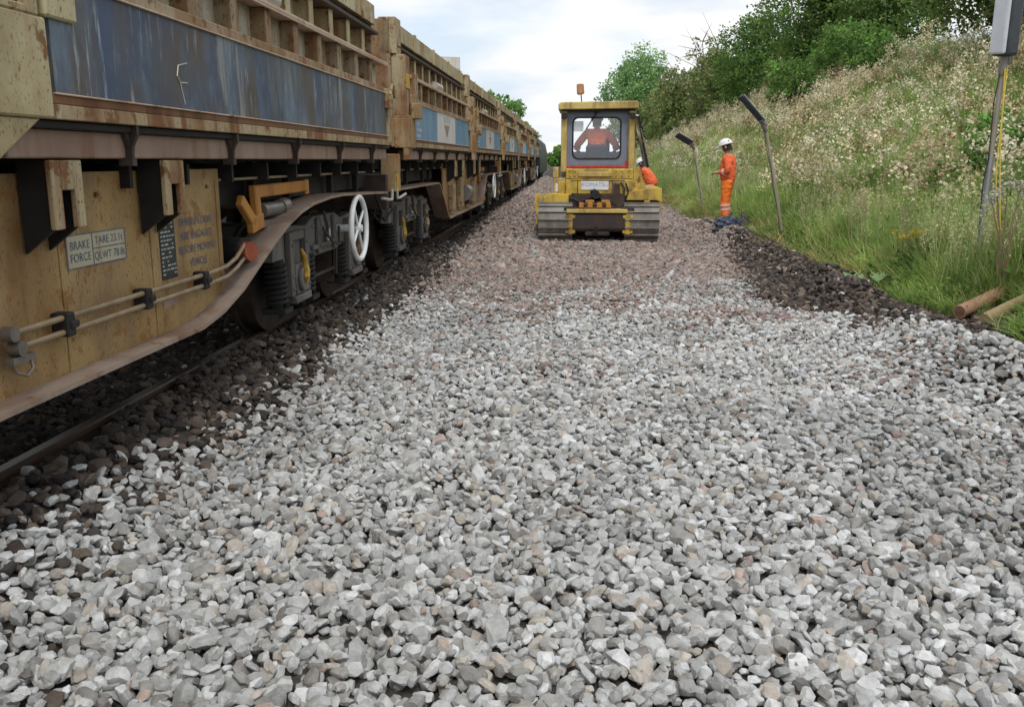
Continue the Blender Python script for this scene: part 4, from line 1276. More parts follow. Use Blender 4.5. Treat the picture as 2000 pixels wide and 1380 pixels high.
    for j in range(nv + 1):
        t = math.pi / 2 * j / nv
        for i in range(nu):
            u = 2 * math.pi * i / nu
            vs.append(ctr + rt * (.118 * math.cos(u) * math.cos(t)) + f2 * (.145 * math.sin(u) * math.cos(t)) + up * (.125 * math.sin(t)))
    for j in range(nv):
        for i in range(nu): fs.append((j * nu + i, j * nu + (i + 1) % nu, (j + 1) * nu + (i + 1) % nu, (j + 1) * nu + i))
    m.add(vs, fs)
    # brim and peak
    m.path([ctr + rt * (.125 * math.cos(2 * math.pi * i / 24)) + f2 * (.152 * math.sin(2 * math.pi * i / 24)) for i in range(25)], .010, 6)
    m.obox(ctr + f2 * .165 - up * .012, rt * .075, f2 * .045, up * .006)
    m.build('helmet', MT['helmet'], body, smooth=60)
    for s_ in (-1, 1):
        e = MB(); c = J['head'] + f2 * .082 + rt * .032 * s_ + up * .01; e.path([c - f2 * .008, c, c + f2 * .007], [.006, .012, .004], 8); e.build('eye', MT['hair'], body)
        e = MB(); c = J['head'] + rt * .09 * s_; e.obox(c, rt * .008, f2 * .018, up * .03); e.build('ear', MT['skin'], body, bevel=.006)
    mo = MB(); mo.obox(J['head'] + f2 * .082 - up * .055, rt * .024, f2 * .006, up * .005); mo.build('mouth', MT['brownmark'], body)
    return root

STAND = dict(pelvis=(0, -.02, .95), chest=(0, -.03, 1.34), neck=(0, .0, 1.50), head=(0, .045, 1.645), face=(0, 1, -.45),
             shl=(-.19, -.03, 1.42), shr=(.19, -.03, 1.42), ell=(-.25, -.06, 1.14), elr=(.25, -.06, 1.14), wrl=(-.09, .18, 1.12), wrr=(.11, .18, 1.13),
             hpl=(-.09, -.02, .90), hpr=(.09, -.02, .90), knl=(-.10, .01, .49), knr=(.10, .02, .49), anl=(-.11, -.02, .09), anr=(.11, -.03, .09))
PZ = float(ground_z(3.12, 19.5))
person('person in orange work clothes and white helmet standing beside the dark bags', (3.12, 19.5, PZ), R_(72), STAND)
BEND = dict(STAND); BEND.update(chest=(0, .14, 1.28), neck=(0, .22, 1.41), head=(0, .29, 1.52), face=(0, .7, -.8), shl=(-.19, .26, 1.30), shr=(.19, .26, 1.30), ell=(-.22, .38, 1.05), elr=(.22, .38, 1.05), wrl=(-.12, .52, .90), wrr=(.12, .52, .90), pelvis=(0, -.06, .94))
person('person in orange jacket and white helmet bending down, half hidden behind the bulldozer', (2.06, 26.0, float(ground_z(2.06, 26.0)) - .02), R_(70), BEND)
SIT = dict(pelvis=(0, 0, .12), chest=(0, .0, .50), neck=(0, .05, .66), head=(0, .09, .80), face=(0, 1, -.2),
           shl=(-.20, .0, .58), shr=(.20, .0, .58), ell=(-.42, .06, .31), elr=(.42, .06, .31), wrl=(-.40, .30, .22), wrr=(.40, .30, .22),
           hpl=(-.10, .05, .10), hpr=(.10, .05, .10), knl=(-.13, .45, .14), knr=(.13, .45, .14), anl=(-.13, .52, -.10), anr=(.13, .52, -.10))
person('person in orange jacket sitting at the controls inside the bulldozer cab', (DX - .07, DY + 1.27, 1.66 + DZ), 0, SIT)

# ------------------------------------------------------------------ bags at the feet of the standing person
def bag(label, x, y, sx, sy, sz, rz, mat, seed):
    bm = bmesh.new(); bmesh.ops.create_icosphere(bm, subdivisions=4, radius=1)
    r = np.random.default_rng(seed)
    ph = r.uniform(0, 6, 9)
    for v in bm.verts:
        c = v.co.copy()
        w = .10 * math.sin(5 * c.x + ph[0]) * math.sin(4 * c.y + ph[1]) + .07 * math.sin(9 * c.z + 7 * c.x + ph[2]) + .05 * math.sin(13 * c.y + 9 * c.z + ph[3])
        c *= 1 + w
        c.z = c.z if c.z > -.55 else -.55 + (c.z + .55) * .1
        v.co = (c.x * sx, c.y * sy, (c.z + .55) * sz)
    top = max(v.co.z for v in bm.verts)
    me = bpy.data.meshes.new('bag'); bm.to_mesh(me); bm.free(); me.materials.append(mat)
    me.polygons.foreach_set('use_smooth', [True] * len(me.polygons))
    o = link_mesh('bag', me); o.location = (x, y, float(ground_z(x, y)) - .01); o.rotation_euler.z = rz
    tag(o, label, 'bag')
    k = MB(); k.path([(0, 0, top - .03), (.02, .01, top + .03), (.06, .02, top + .06)], [.03, .018, .035], 8); k.build('bag_neck', mat, o, smooth=50)
bag('crumpled navy blue plastic bag in front of the standing person', 3.10, 18.9,   .29, .22, .17, .3, MT['bag'], 1)
bag('black plastic bag lying to the right of the navy blue bag', 3.42, 19.15, .22, .20, .20, 1.1, MT['bagblack'], 2)
bag('small flat black bag nearest the stone, left of the navy blue bag', 2.88, 18.7, .14, .12, .07, 2.0, MT['bagblack'], 5)

# ------------------------------------------------------------------ temporary lights on poles
def unproj(px, py, Y):
    a = (px - 1000) / FPX; b_ = (690 - py) / FPX
    d = CF + CR * a + CU * b_
    t = Y / d.y
    return EYE + d * t
def lamp(label, base, top, axis, out_, length, width, depth, two=True):
    root = thing('work_light', label, 'work light', base, 0, 'work lights on leaning poles beside the grass bank')
    B = Vector(base)
    T = Vector(top) - B
    m = MB(); m.path([(0, 0, -.15), T * .62], .031, 10); m.build('pole', MT['alu'] if two else MT['wood'], root, smooth=50)
    m = MB(); m.path([T * .60, T], .026, 10); m.build('pole_extension', MT['wood'], root, smooth=50)
    ax = Vector(axis).normalized(); o = Vector(out_); o = (o - ax * o.dot(ax)).normalized(); sd_ = ax.cross(o)
    c = T + ax * (length / 2 + .06)
    m = MB(); m.obox(c, sd_ * width / 2, ax * length / 2, o * depth / 2); h = m.build('lamp_housing', MT['lampback'], root, bevel=.03, seg=2)
    m = MB(); m.obox(c + o * (depth / 2 + (.02 if two else .004)), sd_ * (width / 2 - .01), ax * (length / 2 - .02), o * (.024 if two else .006)); m.build('lamp_diffuser', MT['diffuser'], h, bevel=.02, seg=2)
    m = MB(); m.path([T - T.normalized() * .12, T + ax * .1], .04, 10); m.build('clamp', MT['steel'], root, smooth=40)
    cb = MB(); u = T.normalized(); sx = u.cross(Vector((0, 1, 0))).normalized()
    cb.path([T * (.05 + .9 * i / 8) + sx * (.040 + .012 * math.sin(i * 2.1)) + Vector((0, -.02, 0)) for i in range(9)] + [T + ax * .1], .006, 5)
    cb.build('lamp_cable', MT['rubber'], root)
    bk = MB(); bk.obox(T + ax * .05 - o * depth * .3, sd_ * .04, ax * .07, o * .03); bk.tube(T - sx * .05, T + sx * .05, .014, 8); bk.build('bracket', MT['steel'], root, bevel=.005)
    return root, T
b1 = unproj(1898, 585, 9.75); t1 = unproj(1960, 122, 9.75)
lamp('nearest work light, pale tall lamp on a leaning pole with yellow cord, at the right', b1, t1, (-.03, -.10, 1), (-.85, -.45, 0), 1.25, .19, .17)
b2 = unproj(1534, 480, 16.0); t2 = unproj(1494, 243, 16.0)
lamp('middle work light, narrow dark lamp tilted left on a thin leaning pole', b2, t2, unproj(1446, 186, 15.75) - t2, (.6, 1, .7), .64, .12, .05, False)
b3 = unproj(1375, 405, 25.0); t3 = unproj(1354, 282, 25.0)
lamp('farthest work light, small dark lamp tipped over on a pale thin pole by the bulldozer', b3, t3, unproj(1310, 256, 24.7) - t3, (.3, 1, .9), .52, .20, .05, False)
rp_ = MB()
p0 = t1 + Vector((.0, -.05, -.06))
rp_.path([p0, unproj(1953, 300, 9.66), unproj(1953, 450, 9.66), unproj(1951, 575, 9.66)], .007, 6)
rp_.path([p0 + Vector((.02, 0, 0)), unproj(1946, 330, 9.64), unproj(1944, 420, 9.64), unproj(1951, 452, 9.66)], .006, 6)
rp_.ring(unproj(1952, 452, 9.65), (0, 1, .2), .028, .009, 16, 6)
ro_ = rp_.build('cord', MT['rope'], None, smooth=50)
tag(ro_, 'yellow cord hanging with a knot from the nearest work light', 'cord')

# ------------------------------------------------------------------ pipe and timber at the edge of the grass
def log(name, label, cat, pa, pb, r, mat, hollow=False):
    m = MB()
    d = (pb - pa).normalized()
    if hollow:
        m.path([pa + d * .25, pa, pa - d * .0, pb], [r * .78, r * .78, r, r], 20, cap=False)
    else:
        m.path([pa, pa.lerp(pb, .4), pb], [r, r * 1.05, r * .95], 14)
    tag(m.build(name, mat, None, smooth=45), label, cat)
a = unproj(1872, 625, 8.45); b_ = unproj(1985, 588, 9.2)
a.z = float(ground_z(a.x, a.y)) + .10; b_.z = float(ground_z(b_.x, b_.y)) + .12
log('drain_pipe', 'reddish brown pipe lying from the grass onto the dark spoil', 'pipe', a, b_, .062, MT['claypipe'], True)
a2 = unproj(1922, 640, 8.2); c2 = unproj(2015, 600, 8.75)
a2.z = float(ground_z(a2.x, a2.y)) + .06; c2.z = float(ground_z(c2.x, c2.y)) + .08
log('timber_post', 'short pale timber lying in the grass just in front of the reddish pipe', 'timber', a2, c2, .055, MT['timber'])

# ------------------------------------------------------------------ vegetation
def tone_mesh(name, V, F, tone, mat):
    me = bpy.data.meshes.new(name)
    me.from_pydata(np.asarray(V).tolist(), [], [tuple(f) for f in F])
    a = me.attributes.new('tone', 'FLOAT_COLOR', 'FACE')
    t = np.ones((len(F), 4), np.float32); t[:, :3] = tone
    a.data.foreach_set('color', t.reshape(-1))
    me.materials.append(mat)
    return me

def leaf_quads(P, size, r, up=.35, asp=.6):
    """leaf-sized quads at points P"""
    k = len(P)
    nrm = r.normal(size=(k, 3)); nrm[:, 2] += up * 2; nrm /= np.linalg.norm(nrm, axis=1)[:, None]
    t = r.normal(size=(k, 3)); t -= nrm * (t * nrm).sum(1)[:, None]; t /= np.linalg.norm(t, axis=1)[:, None]
    b = np.cross(nrm, t)
    s = (size * r.uniform(.6, 1.35, k))[:, None]
    V = np.stack([P - t * s, P + b * s * asp, P + t * s, P - b * s * asp], 1).reshape(-1, 3)
    F = np.arange(k * 4).reshape(-1, 4)
    return V, F

def crown_mesh(name, lumps, n, size, cols, seed, shell=.55):
    r = np.random.default_rng(seed)
    vol = np.array([l[3] ** 2 for l in lumps]); w = vol / vol.sum()
    P, T = [], []
    for l, ww in zip(lumps, w):
        k = int(n * ww)
        # small sprays of leaves rather than an even shell
        m = max(6, k // 14)
        d = r.normal(size=(m, 3)); d /= np.linalg.norm(d, axis=1)[:, None]
        rad = l[3] * (shell + (1.12 - shell) * r.random(m) ** .6)
        C = np.array(l[:3]) + d * rad[:, None] * np.array([1, 1, l[4]])
        tt = np.array(cols)[r.integers(0, len(cols), m)] * r.uniform(.75, 1.25, (m, 1))
        i = r.integers(0, m, k)
        P.append(C[i] + r.normal(size=(k, 3)) * l[3] * .10)
        T.append(tt[i] * r.uniform(.8, 1.2, (k, 1)))
    P = np.concatenate(P); T = np.concatenate(T)
    V, F = leaf_quads(P, size, r)
    return tone_mesh(name, V, F, T, MT['leaf'])

def make_tree(name, label, cat, x, y, h, w, cols, seed, n=7000, size=.14, base=.12, lumpn=9, group=None, z=None, thin=False, dx=1.0):
    r = np.random.default_rng(seed)
    gz = float(ground_z(x, y)) if z is None else z
    root = thing(name, label, cat, (x, y, gz - .1), 0, group)
    lumps = []
    for i in range(lumpn):
        a = r.uniform(0, 6.28); q = r.random() ** .5
        zz = h * (base + .10 + (.82 - base) * (i + .5) / lumpn)
        env = math.sin(math.pi * min(1, max(.12, (zz / h - base) / (1.02 - base))) ** .8)
        rad = w * (.20 + .12 * r.random()) * (.65 + .5 * env)
        lumps.append((math.cos(a) * q * w * .36 * env, math.sin(a) * q * w * .36 * env, zz, min(rad, h * .3), r.uniform(.7, 1.0)))
    link_mesh('crown', crown_mesh('crown', lumps, n if thin else int(n * 2.2), size * (1 if thin else .72), cols, seed, .25 if thin else .5), root)
    t = MB()
    tr_ = max(.05, h * .018)
    t.path([(0, 0, -.3), (r.normal() * .1, r.normal() * .1, h * .3), (r.normal() * .2, r.normal() * .2, h * .75)], [tr_ * 1.3, tr_, tr_ * .35], 8)
    for l in lumps:
        s0 = (0, 0, max(.2, l[2] * .45)); mid = (l[0] * .5, l[1] * .5, l[2] * .75)
        t.path([s0, mid, l[:3]], [tr_ * .6, tr_ * .4, tr_ * .15], 6)
        if thin:
            for _ in range(6):
                d = r.normal(size=3) * l[3] * .9
                t.path([l[:3], (l[0] + d[0], l[1] + d[1], l[2] + abs(d[2]) * .8)], [tr_ * .2, tr_ * .06], 4)
    t.build('trunk', MT['bark'], root, smooth=60)
    return root

GREEN1 = [tuple(c * 2.35 for c in q) for q in [(.060, .105, .028), (.050, .090, .025), (.080, .125, .035), (.042, .075, .026)]]
GREEN2 = [tuple(c * 2.55 for c in q) for q in [(.085, .115, .040), (.100, .120, .048), (.070, .100, .036), (.115, .115, .055)]]
GREEN3 = [tuple(c * 2.42 for c in q) for q in [(.085, .160, .040), (.070, .135, .035), (.11, .18, .05)]]
GREEN4 = [tuple(c * 2.55 for c in q) for q in [(.100, .165, .065), (.085, .145, .06), (.12, .18, .075)]]
TG = 'trees and bushes along the top of the bank'
def atpx(px, Y): return (px - 1130) / FPX * Y * 1.0
make_tree('broadleaf_tree', 'rounded green tree, farthest away behind the bulldozer cab roof', 'tree', atpx(1243, 140), 140, 13.8, 13.0, GREEN4, 31, 9000, .30, .05, 12, TG)
make_tree('hawthorn_bush', 'brownish green bush directly right of the bulldozer roof, below the rounded far tree', 'bush', atpx(1268, 105), 105, 6.4, 11.0, GREEN2, 32, 7000, .22, .0, 9, TG)
make_tree('hawthorn_bush', 'dull green bush left of the twiggy tree, low against the rounded far tree', 'bush', atpx(1316, 88), 88, 6.3, 8.0, GREEN2, 33, 6000, .19, .0, 9, TG)
make_tree('twiggy_tree', 'thin half bare tree with open twigs standing up against the sky', 'tree', atpx(1362, 80), 80, 8.6, 6.0, GREEN2, 34, 900, .13, .25, 12, TG, thin=True)
make_tree('hawthorn_bush', 'olive green bush under the thin twiggy tree', 'bush', atpx(1378, 72), 72, 5.6, 7.0, GREEN2, 35, 6500, .16, .0, 9, TG)
make_tree('hawthorn_tree', 'dark green tree with a pointed top above the tilted middle work light', 'tree', atpx(1458, 60), 60, 6.2, 7.0, GREEN1, 36, 10000, .13, .0, 10, TG)
make_tree('hawthorn_tree', 'tall dark tree reaching out of the picture, left of the highest gap of sky', 'tree', atpx(1590, 50), 50, 7.6, 6.8, GREEN1 + GREEN2[:1], 37, 13000, .13, .0, 13, TG)
make_tree('hawthorn_tree', 'dark tree at the upper edge, between the tall one and the gap of sky', 'tree', atpx(1700, 44), 44, 6.4, 5.2, GREEN1 + GREEN2[:2], 38, 10000, .12, .0, 10, TG)
make_tree('elder_shrub', 'bright mid green shrub low on the slope in front of the dark trees', 'shrub', atpx(1600, 40), 40, 3.0, 7.0, GREEN3[:2] + GREEN1 + GREEN2[:1], 39, 9000, .10, .0, 14, TG)
make_tree('elder_shrub', 'low dark green shrub at the left foot of the bright green shrub', 'shrub', atpx(1535, 46), 46, 2.4, 3.6, GREEN1, 40, 6000, .10, .0, 7, TG)
make_tree('hawthorn_tree', 'tree with dark trunk at the top edge just left of the nearest work light', 'tree', atpx(1870, 31), 31, 6.0, 4.4, GREEN2 + GREEN1[:2], 41, 8000, .11, .14, 9, TG)
make_tree('hawthorn_tree', 'dark green tree in the top right corner behind the nearest work light', 'tree', atpx(1985, 29), 29, 6.0, 5.2, GREEN1, 42, 9000, .11, .0, 9, TG)
make_tree('bramble_bush', 'dark bramble bush on the slope behind the leaning pole at the right', 'bush', 6.6, 13.6, 1.35, 2.4, GREEN3 + GREEN1[:1], 43, 5200, .055, .0, 8)
make_tree('bramble_bush', 'small dark bramble left of the big bramble bush, low in the long grass', 'bush', 5.55, 14.2, .95, 1.5, GREEN1 + GREEN3[:1], 44, 3200, .05, .0, 7)
make_tree('bramble_bush', 'dark bramble at the right edge under the hogweed heads', 'bush', 6.4, 11.6, 1.0, 1.6, GREEN1 + GREEN3[:1], 45, 3200, .05, .0, 7)
make_tree('birch_tree', 'light green tree showing above the roofs of the far wagons', 'tree', atpx(993, 110), 110, 9.2, 5.0, GREEN3, 46, 6000, .22, .1, 9, 'trees behind the train')
make_tree('birch_tree', 'small grey green treetop just visible over the third wagon', 'tree', atpx(958, 100), 100, 9.2, 4.5, GREEN4, 47, 4000, .2, .1, 8, 'trees behind the train')
make_tree('birch_tree', 'tiny treetop beyond the last wagon, near the locomotive', 'tree', atpx(1026, 130), 130, 7.0, 4.0, GREEN4, 48, 3000, .2, .1, 8, 'trees behind the train')
make_tree('hawthorn_bush', 'distant green bush in the gap between the locomotive and the bulldozer', 'bush', atpx(1090, 240), 240, 5.0, 7.0, GREEN3, 49, 3000, .4, .0, 8)

# grass clumps
def grass_proto(i, nb, h, spread, seed, wd=.006):
    r = np.random.default_rng(seed)
    V, F, T = [], [], []
    for _ in range(nb):
        a = r.uniform(0, 6.28); q = spread * r.random() ** .5
        x0, y0 = q * math.cos(a), q * math.sin(a)
        hh = h * r.uniform(.5, 1.1); ln = r.uniform(.1, .55) * hh; b_ = a + r.normal() * .9
        pa = b_ + math.pi / 2; wx, wy = wd * math.cos(pa), wd * math.sin(pa)
        k0 = len(V)
        for s_, ww in ((0, 1.0), (.45, .9), (.8, .6)):
            cx, cy, cz = x0 + ln * s_ ** 2 * math.cos(b_), y0 + ln * s_ ** 2 * math.sin(b_), hh * (s_ - .18 * s_ ** 3)
            V += [(cx - wx * ww, cy - wy * ww, cz), (cx + wx * ww, cy + wy * ww, cz)]
        V.append((x0 + ln * math.cos(b_), y0 + ln * math.sin(b_), hh * .84))
        F += [(k0, k0 + 1, k0 + 3, k0 + 2), (k0 + 2, k0 + 3, k0 + 5, k0 + 4), (k0 + 4, k0 + 5, k0 + 6)]
        c = np.array([1, 1, 1]) * r.uniform(.65, 1.3)
        if r.random() < .14: c = np.array([1.6, 1.4, 1.7]) * r.uniform(.8, 1.2)
        T += [c] * 3
    me = tone_mesh('grass_clump', V, F, np.array(T), MT['blade'])
    return bpy.data.objects.new('grass_clump.%03d' % i, me)
GR = [grass_proto(i, 70, .58, .18, 200 + i, .0042) for i in range(7)]
def seedgrass_proto(i, seed, col):
    r = np.random.default_rng(seed)
    V, F, T = [], [], []
    for _ in range(16):
        a = r.uniform(0, 6.28); q = .2 * r.random() ** .5
        b = np.array([q * math.cos(a), q * math.sin(a), 0]); top = b + np.array([r.normal() * .12, r.normal() * .12, r.uniform(.6, 1.0)])
        k0 = len(V); w = np.array([.003, .002, 0])
        V += [tuple(b - w), tuple(b + w), tuple(top + w * .5), tuple(top - w * .5)]; F.append((k0, k0 + 1, k0 + 2, k0 + 3)); T.append(np.array(col) * .8)
        m = 12
        P = b + (top - b) * r.uniform(.78, 1.02, (m, 1)) + r.normal(size=(m, 3)) * .014
        v, f = leaf_quads(P, .012, r, .2, .5); F += [tuple(x + len(V) for x in ff) for ff in f]; V += [tuple(x) for x in v]; T += [np.array(col) * r.uniform(.7, 1.3) for _ in range(m)]
    return bpy.data.objects.new('seed_grass.%03d' % i, tone_mesh('seed_grass', V, F, np.array(T), MT['blade']))
SG = [seedgrass_proto(0, 501, (.62, .58, .36)), seedgrass_proto(1, 502, (.52, .42, .28)), seedgrass_proto(2, 503, (.50, .56, .26)), seedgrass_proto(3, 504, (.42, .50, .22))]

def flower_proto(i, seed, col, hs, nst=7):
    r = np.random.default_rng(seed)
    V, F, T = [], [], []
    for _ in range(nst):
        a = r.uniform(0, 6.28); q = .22 * r.random() ** .5
        b = np.array([q * math.cos(a), q * math.sin(a), 0]); top = b + np.array([r.normal() * .10, r.normal() * .10, r.uniform(.75, 1.15)])
        k0 = len(V); w = np.array([.005, .004, 0])
        V += [tuple(b - w), tuple(b + w), tuple(top + w * .5), tuple(top - w * .5)]; F.append((k0, k0 + 1, k0 + 2, k0 + 3)); T.append(np.array([.26, .34, .11]))
        # stem leaves
        P = b + (top - b) * r.uniform(.15, .85, (9, 1)) + r.normal(size=(9, 3)) * .035
        v, f = leaf_quads(P, .045, r, .2, .35); F += [tuple(x + len(V) for x in ff) for ff in f]; V += [tuple(x) for x in v]; T += [np.array([.21, .31, .08]) * r.uniform(.6, 1.3) for _ in range(9)]
        # frothy head
        m = r.integers(12, 24)
        P = top + r.normal(size=(m, 3)) * np.array([hs * 1.15, hs * 1.15, hs * 1.5])
        v, f = leaf_quads(P, .024, r, .5, .9); F += [tuple(x + len(V) for x in ff) for ff in f]; V += [tuple(x) for x in v]
        T += [np.array(col) * r.uniform(.7, 1.25) for _ in range(m)]
    me = tone_mesh('wild_flower', V, F, np.array(T), MT['blade'])
    return bpy.data.objects.new('wild_flower.%03d' % i, me)
FL = [flower_proto(0, 301, (.80, .70, .47), .045), flower_proto(1, 302, (.86, .78, .58), .05), flower_proto(2, 303, (.62, .50, .32), .04),
      flower_proto(3, 304, (.88, .80, .62), .055), flower_proto(4, 305, (.36, .20, .11), .04, 5), flower_proto(5, 306, (.55, .50, .30), .04)]

def bank_points(n, x0, x1, y0, y1):
    Y = np.exp(rng.uniform(math.log(y0), math.log(y1), n))
    X = rng.uniform(x0, x1, n)
    k = (X < .56 * Y + 1.4) & (X > verge(Y) + .02) & ~((Y < 9.3) & (Y > 7.6) & (X > 3.2) & (X < 4.75) & (np.abs((Y - 8.1) - (X - 3.55) * .75) < .42))
    return X[k], Y[k]

X, Y = bank_points(60000, 3.3, 14.5, 5.0, 140)
near = sst(0, .9, X - verge(Y))
k = len(X)
kp = rng.random(k) < (.35 + .65 * near)
X, Y = X[kp], Y[kp]; k = len(X)
Z = ground_z(X, Y) - .05
hgt = (.32 + .68 * sst(0, 1.2, X - verge(Y))) * rng.uniform(.65, 1.45, k) * (1.05 + .35 * vnoise(X, Y, 1.1, 41)) * (1 + .12 * np.log(np.maximum(Y, 10) / 10))
wid = rng.uniform(.8, 1.3, k) * (1 + .55 * np.log(np.maximum(Y, 10) / 10))
GT = 2.0 * np.array([(.168, .238, .062), (.205, .255, .085), (.106, .185, .050), (.180, .225, .085), (.26, .24, .11)])
w_ = np.array([32, 24, 24, 14, 5.0])
tint = GT[rng.choice(5, k, p=w_ / w_.sum())] * rng.uniform(.75, 1.2, (k, 1))
pat = vnoise(X, Y, 1.8, 42)
tint = tint * (1 + .30 * pat[:, None] + .22 * vnoise(X, Y, .6, 43)[:, None])
dry = (sst(4.2, 3.4, X) * (Y > 11) * .55 + .12 * sst(.35, .9, vnoise(X, Y, 2.6, 44))) > rng.random(k)
tint[dry] = np.array([.50, .42, .20]) * rng.uniform(.7, 1.15, (dry.sum(), 1))
scatter('grass', np.stack([X, Y, Z], -1), np.stack([rng.normal(0, .22, k), rng.normal(0, .22, k), rng.uniform(0, 6.28, k)], -1), np.stack([wid, wid, hgt], -1),
        rng.integers(0, len(GR), k), tint, GR, 'long green grass covering the verge and the bank', 'grass')

X, Y = bank_points(42000, 4.2, 14.5, 8.0, 140)
gz_ = ground_z(X, Y)
pr = .64 * sst(.7, 2.5, gz_ + .5 * vnoise(X, Y, 2.5, 51)) * (.05 + .40 * sst(-.05, .60, vnoise(X, Y, 2.0, 52) + .6 * vnoise(X, Y, .7, 53)))
pr = pr * (1 - .85 * sst(10.8, 12.6, X + .8 * vnoise(Y, X * 0, 3.0, 55)))
pr = np.maximum(pr, .022 * (X > verge(Y) + .9))
kp = rng.random(len(X)) < pr
X, Y, gz_ = X[kp], Y[kp], gz_[kp]; k = len(X)
sc_ = rng.uniform(.8, 1.2, k) * (1 + .18 * np.log(np.maximum(Y, 12) / 12))
fi = rng.choice(6, k, p=[.26, .22, .18, .16, .08, .10])
scatter('wild_flowers', np.stack([X, Y, gz_ - .04], -1), np.stack([rng.normal(0, .10, k), rng.normal(0, .10, k), rng.uniform(0, 6.28, k)], -1), np.stack([sc_, sc_, sc_ * rng.uniform(.85, 1.15, k)], -1),
        fi, rng.uniform(.75, 1.12, (k, 1)) * np.ones((1, 3)), FL, 'cream seed heads and flowering weeds covering the upper bank', 'wild flowers')

# broad-leaved weeds mixed into the verge
def weed_proto(i, seed):
    r = np.random.default_rng(seed)
    P = r.normal(size=(60, 3)) * np.array([.13, .13, .13]) + np.array([0, 0, .26]); P[:, 2] = np.abs(P[:, 2])
    V, F = leaf_quads(P, .055, r, .9, .5)
    T = np.ones((60, 3)) * r.uniform(.65, 1.3, (60, 1))
    return bpy.data.objects.new('weed.%03d' % i, tone_mesh('weed', V, F, T, MT['blade']))
WD = [weed_proto(i, 400 + i) for i in range(4)]
X, Y = bank_points(9000, 3.5, 13.0, 5.0, 110)
kp = (rng.random(len(X)) < .10 + .55 * sst(.1, .7, vnoise(X, Y, 1.4, 71) + .5 * vnoise(X, Y, .5, 72))) & (X > verge(Y) + .35); X, Y = X[kp], Y[kp]; k = len(X)
s1 = rng.uniform(.7, 1.15, k) * (1 + .15 * np.log(np.maximum(Y, 12) / 12))
scatter('seed_grass', np.stack([X, Y, ground_z(X, Y) - .03], -1), np.stack([rng.normal(0, .1, k), rng.normal(0, .1, k), rng.uniform(0, 6.28, k)], -1), np.stack([s1, s1, s1], -1), rng.integers(0, 4, k),
        rng.uniform(.8, 1.25, (k, 1)) * np.ones((1, 3)), SG, 'brown seeding grass stems standing among the green grass', 'seed grass')
X, Y = bank_points(15000, 3.35, 9.0, 5.0, 60)
kp = rng.random(len(X)) < .15 + .55 * sst(0, .5, vnoise(X, Y, 1.1, 61)); X, Y = X[kp], Y[kp]; k = len(X)
s1 = rng.uniform(.4, 1.0, k) * (.6 + .7 * sst(0, 1.5, X - verge(Y)))
scatter('weeds', np.stack([X, Y, ground_z(X, Y) - .02], -1), np.stack([np.zeros(k), np.zeros(k), rng.uniform(0, 6.28, k)], -1), np.stack([s1, s1, s1 * 1.1], -1), rng.integers(0, 4, k),
        np.array([(.17, .29, .07)]) * rng.uniform(.7, 1.4, (k, 1)), WD, 'low leafy weeds mixed into the grass verge', 'weeds')

# single plants that stand out
def plant(name, label, base, builder, cat='plant', group=None):
    root = thing(name, label, cat, base, 0, group)
    builder(root)
    return root
def ragwort(seed, nst, sp):
    def f(root):
        r = np.random.default_rng(seed)
        st = MB(); V, F, T = [], [], []; lv, lf, lt = [], [], []
        for _ in range(nst):
            x, y = r.normal(size=2) * sp; tx, ty, tz = x * 1.5, y * 1.3, r.uniform(.66, .86)
            st.path([(x * .4, y * .4, -.05), (x, y, .4), (tx, ty, tz)], [.006, .005, .003], 5)
            m = 26
            P = np.array([tx, ty, tz]) + r.normal(size=(m, 3)) * np.array([.05, .05, .022])
            v, q = leaf_quads(P, .016, r, 1.2, .95); F += [tuple(i + len(V) for i in a) for a in q]; V += [tuple(i) for i in v]; T += [np.array([.58, .44, .02]) * r.uniform(.75, 1.2) for _ in range(m)]
            P = np.array([x, y, 0]) + np.stack([r.normal(size=14) * .05, r.normal(size=14) * .05, r.uniform(.1, .6, 14)], -1)
            v, q = leaf_quads(P, .045, r, .3, .35); lf += [tuple(i + len(lv) for i in a) for a in q]; lv += [tuple(i) for i in v]; lt += [np.array([.09, .16, .04]) * r.uniform(.7, 1.3) for _ in range(14)]
        st.build('stem', plain('green_stem', (.12, .16, .05)), root)
        link_mesh('flower_heads', tone_mesh('flower_heads', V, F, np.array(T), MT['leaf']), root)
        link_mesh('leaves', tone_mesh('leaves', lv, lf, np.array(lt), MT['leaf']), root)
    return f
for px_, py_, Yd, seed, nst, sp, lab in ((1765, 520, 10.7, 5, 8, .09, 'large yellow flowering ragwort in the green grass, leftmost of the ragworts'),
                                         (1802, 515, 10.9, 6, 3, .04, 'small ragwort with a few yellow heads, middle of the ragworts'),
                                         (1848, 515, 10.8, 7, 3, .05, 'small ragwort nearest the leaning pole, sparse yellow heads')):
    p = unproj(px_, py_, Yd); p.z = float(ground_z(p.x, p.y))
    plant('ragwort', lab, p, ragwort(seed, nst, sp), 'plant', 'yellow ragworts in the grass').scale = (.8, .8, .72)
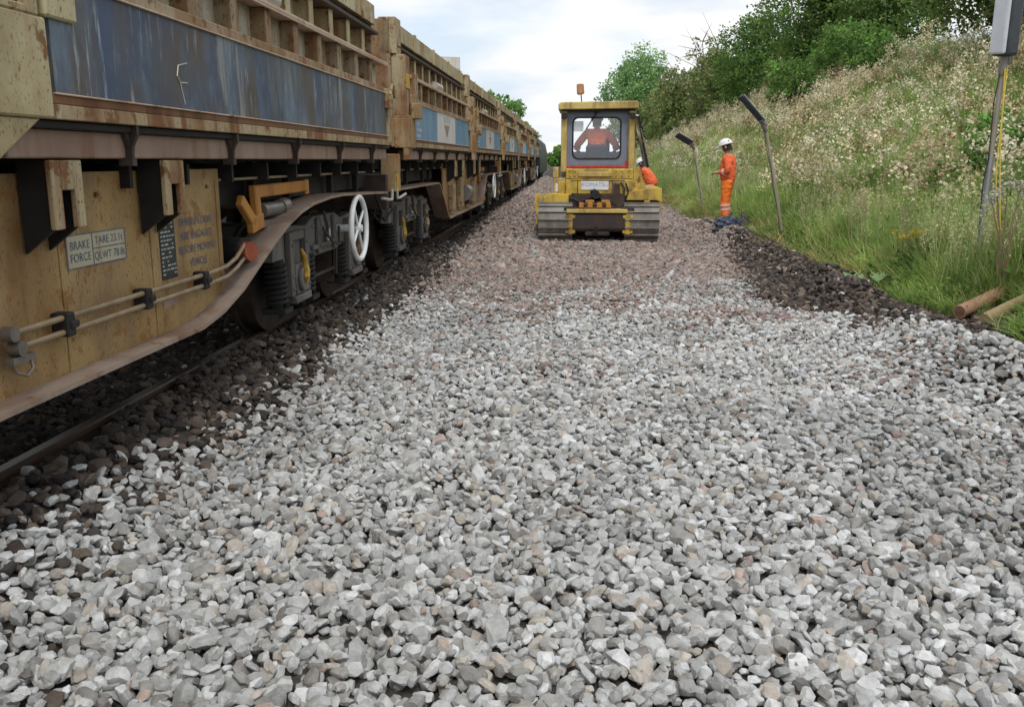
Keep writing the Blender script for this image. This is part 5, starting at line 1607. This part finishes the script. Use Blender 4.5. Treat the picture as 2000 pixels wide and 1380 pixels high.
def burdock(root):
    r = np.random.default_rng(9)
    m = MB()
    stx = MB()
    for a, l, tilt in ((-2.4, .20, .55), (-.4, .24, .5), (.9, .18, .8), (2.2, .2, .6), (3.4, .17, .7), (-1.4, .22, .35)):
        ca, sa = math.cos(a), math.sin(a)
        stx.path([(0, 0, -.05), (ca * .08, sa * .08, .12), (ca * .14, sa * .14, .20)], .006, 5)
        o = Vector((ca * .14, sa * .14, .20)); d = Vector((ca * math.cos(tilt), sa * math.cos(tilt), -math.sin(tilt) * .25)); sd_ = Vector((-sa, ca, 0)); up = sd_.cross(d) * -1
        ring = []
        for i in range(12):
            t = 2 * math.pi * i / 12
            ring.append(o + d * (l * (.5 - .5 * math.cos(t))) + sd_ * (l * .42 * math.sin(t)) + Vector((0, 0, .025 * math.sin(3 * t))))
        c = o + d * l * .5 + Vector((0, 0, -.012))
        m.add(ring + [c], [(i, (i + 1) % 12, 12) for i in range(12)])
    leafm = plain('burdock_leaf', (.17, .27, .12), .55, var=.25)
    o_ = m.build('leaf', leafm, root)
    sm = o_.modifiers.new('thick', 'SOLIDIFY'); sm.thickness = .003
    stx.build('stem', plain('burdock_stem', (.16, .2, .08)), root)
p = unproj(1690, 568, 10.6); p.z = float(ground_z(p.x, p.y)); plant('burdock', 'broad pale green leaves of a burdock at the edge of the dark spoil', p, burdock)
p = unproj(1782, 562, 10.9); p.z = float(ground_z(p.x, p.y)); plant('burdock', 'second smaller burdock farther right, half covered by grass', p, burdock).scale = (.75, .75, .75)
def hogweed(root):
    r = np.random.default_rng(12)
    st = MB(); V, F, T = [], [], []
    for (dx, dz, w) in ((-.12, 1.20, .05), (-.03, 1.30, .06), (.09, 1.29, .075), (.16, 1.18, .06), (-.16, 1.12, .04)):
        st.path([(dx * .1, 0, -.1), (dx * .4, .01, .75), (dx, 0, dz - .02)], [.009, .007, .004], 6)
        m = 90
        P = np.array([dx, 0, dz]) + r.normal(size=(m, 3)) * np.array([w * .5, w * .5, .034])
        v, q = leaf_quads(P, .013, r, 1.0, .9); F += [tuple(i + len(V) for i in a) for a in q]; V += [tuple(i) for i in v]; T += [np.array([.66, .62, .56]) * r.uniform(.75, 1.2) for _ in range(m)]
    st.build('stem', plain('brown_stem', (.24, .16, .11)), root)
    link_mesh('flower_heads', tone_mesh('flower_heads', V, F, np.array(T), MT['leaf']), root)
p = unproj(1975, 365, 9.0); gz0 = float(ground_z(p.x, p.y)); o_ = plant('hogweed', 'brown stemmed hogweed with flat greyish white heads beside the yellow cord', Vector((p.x, p.y, gz0)), hogweed)
o_.scale.z = max(.4, (p.z - gz0) / 1.27)
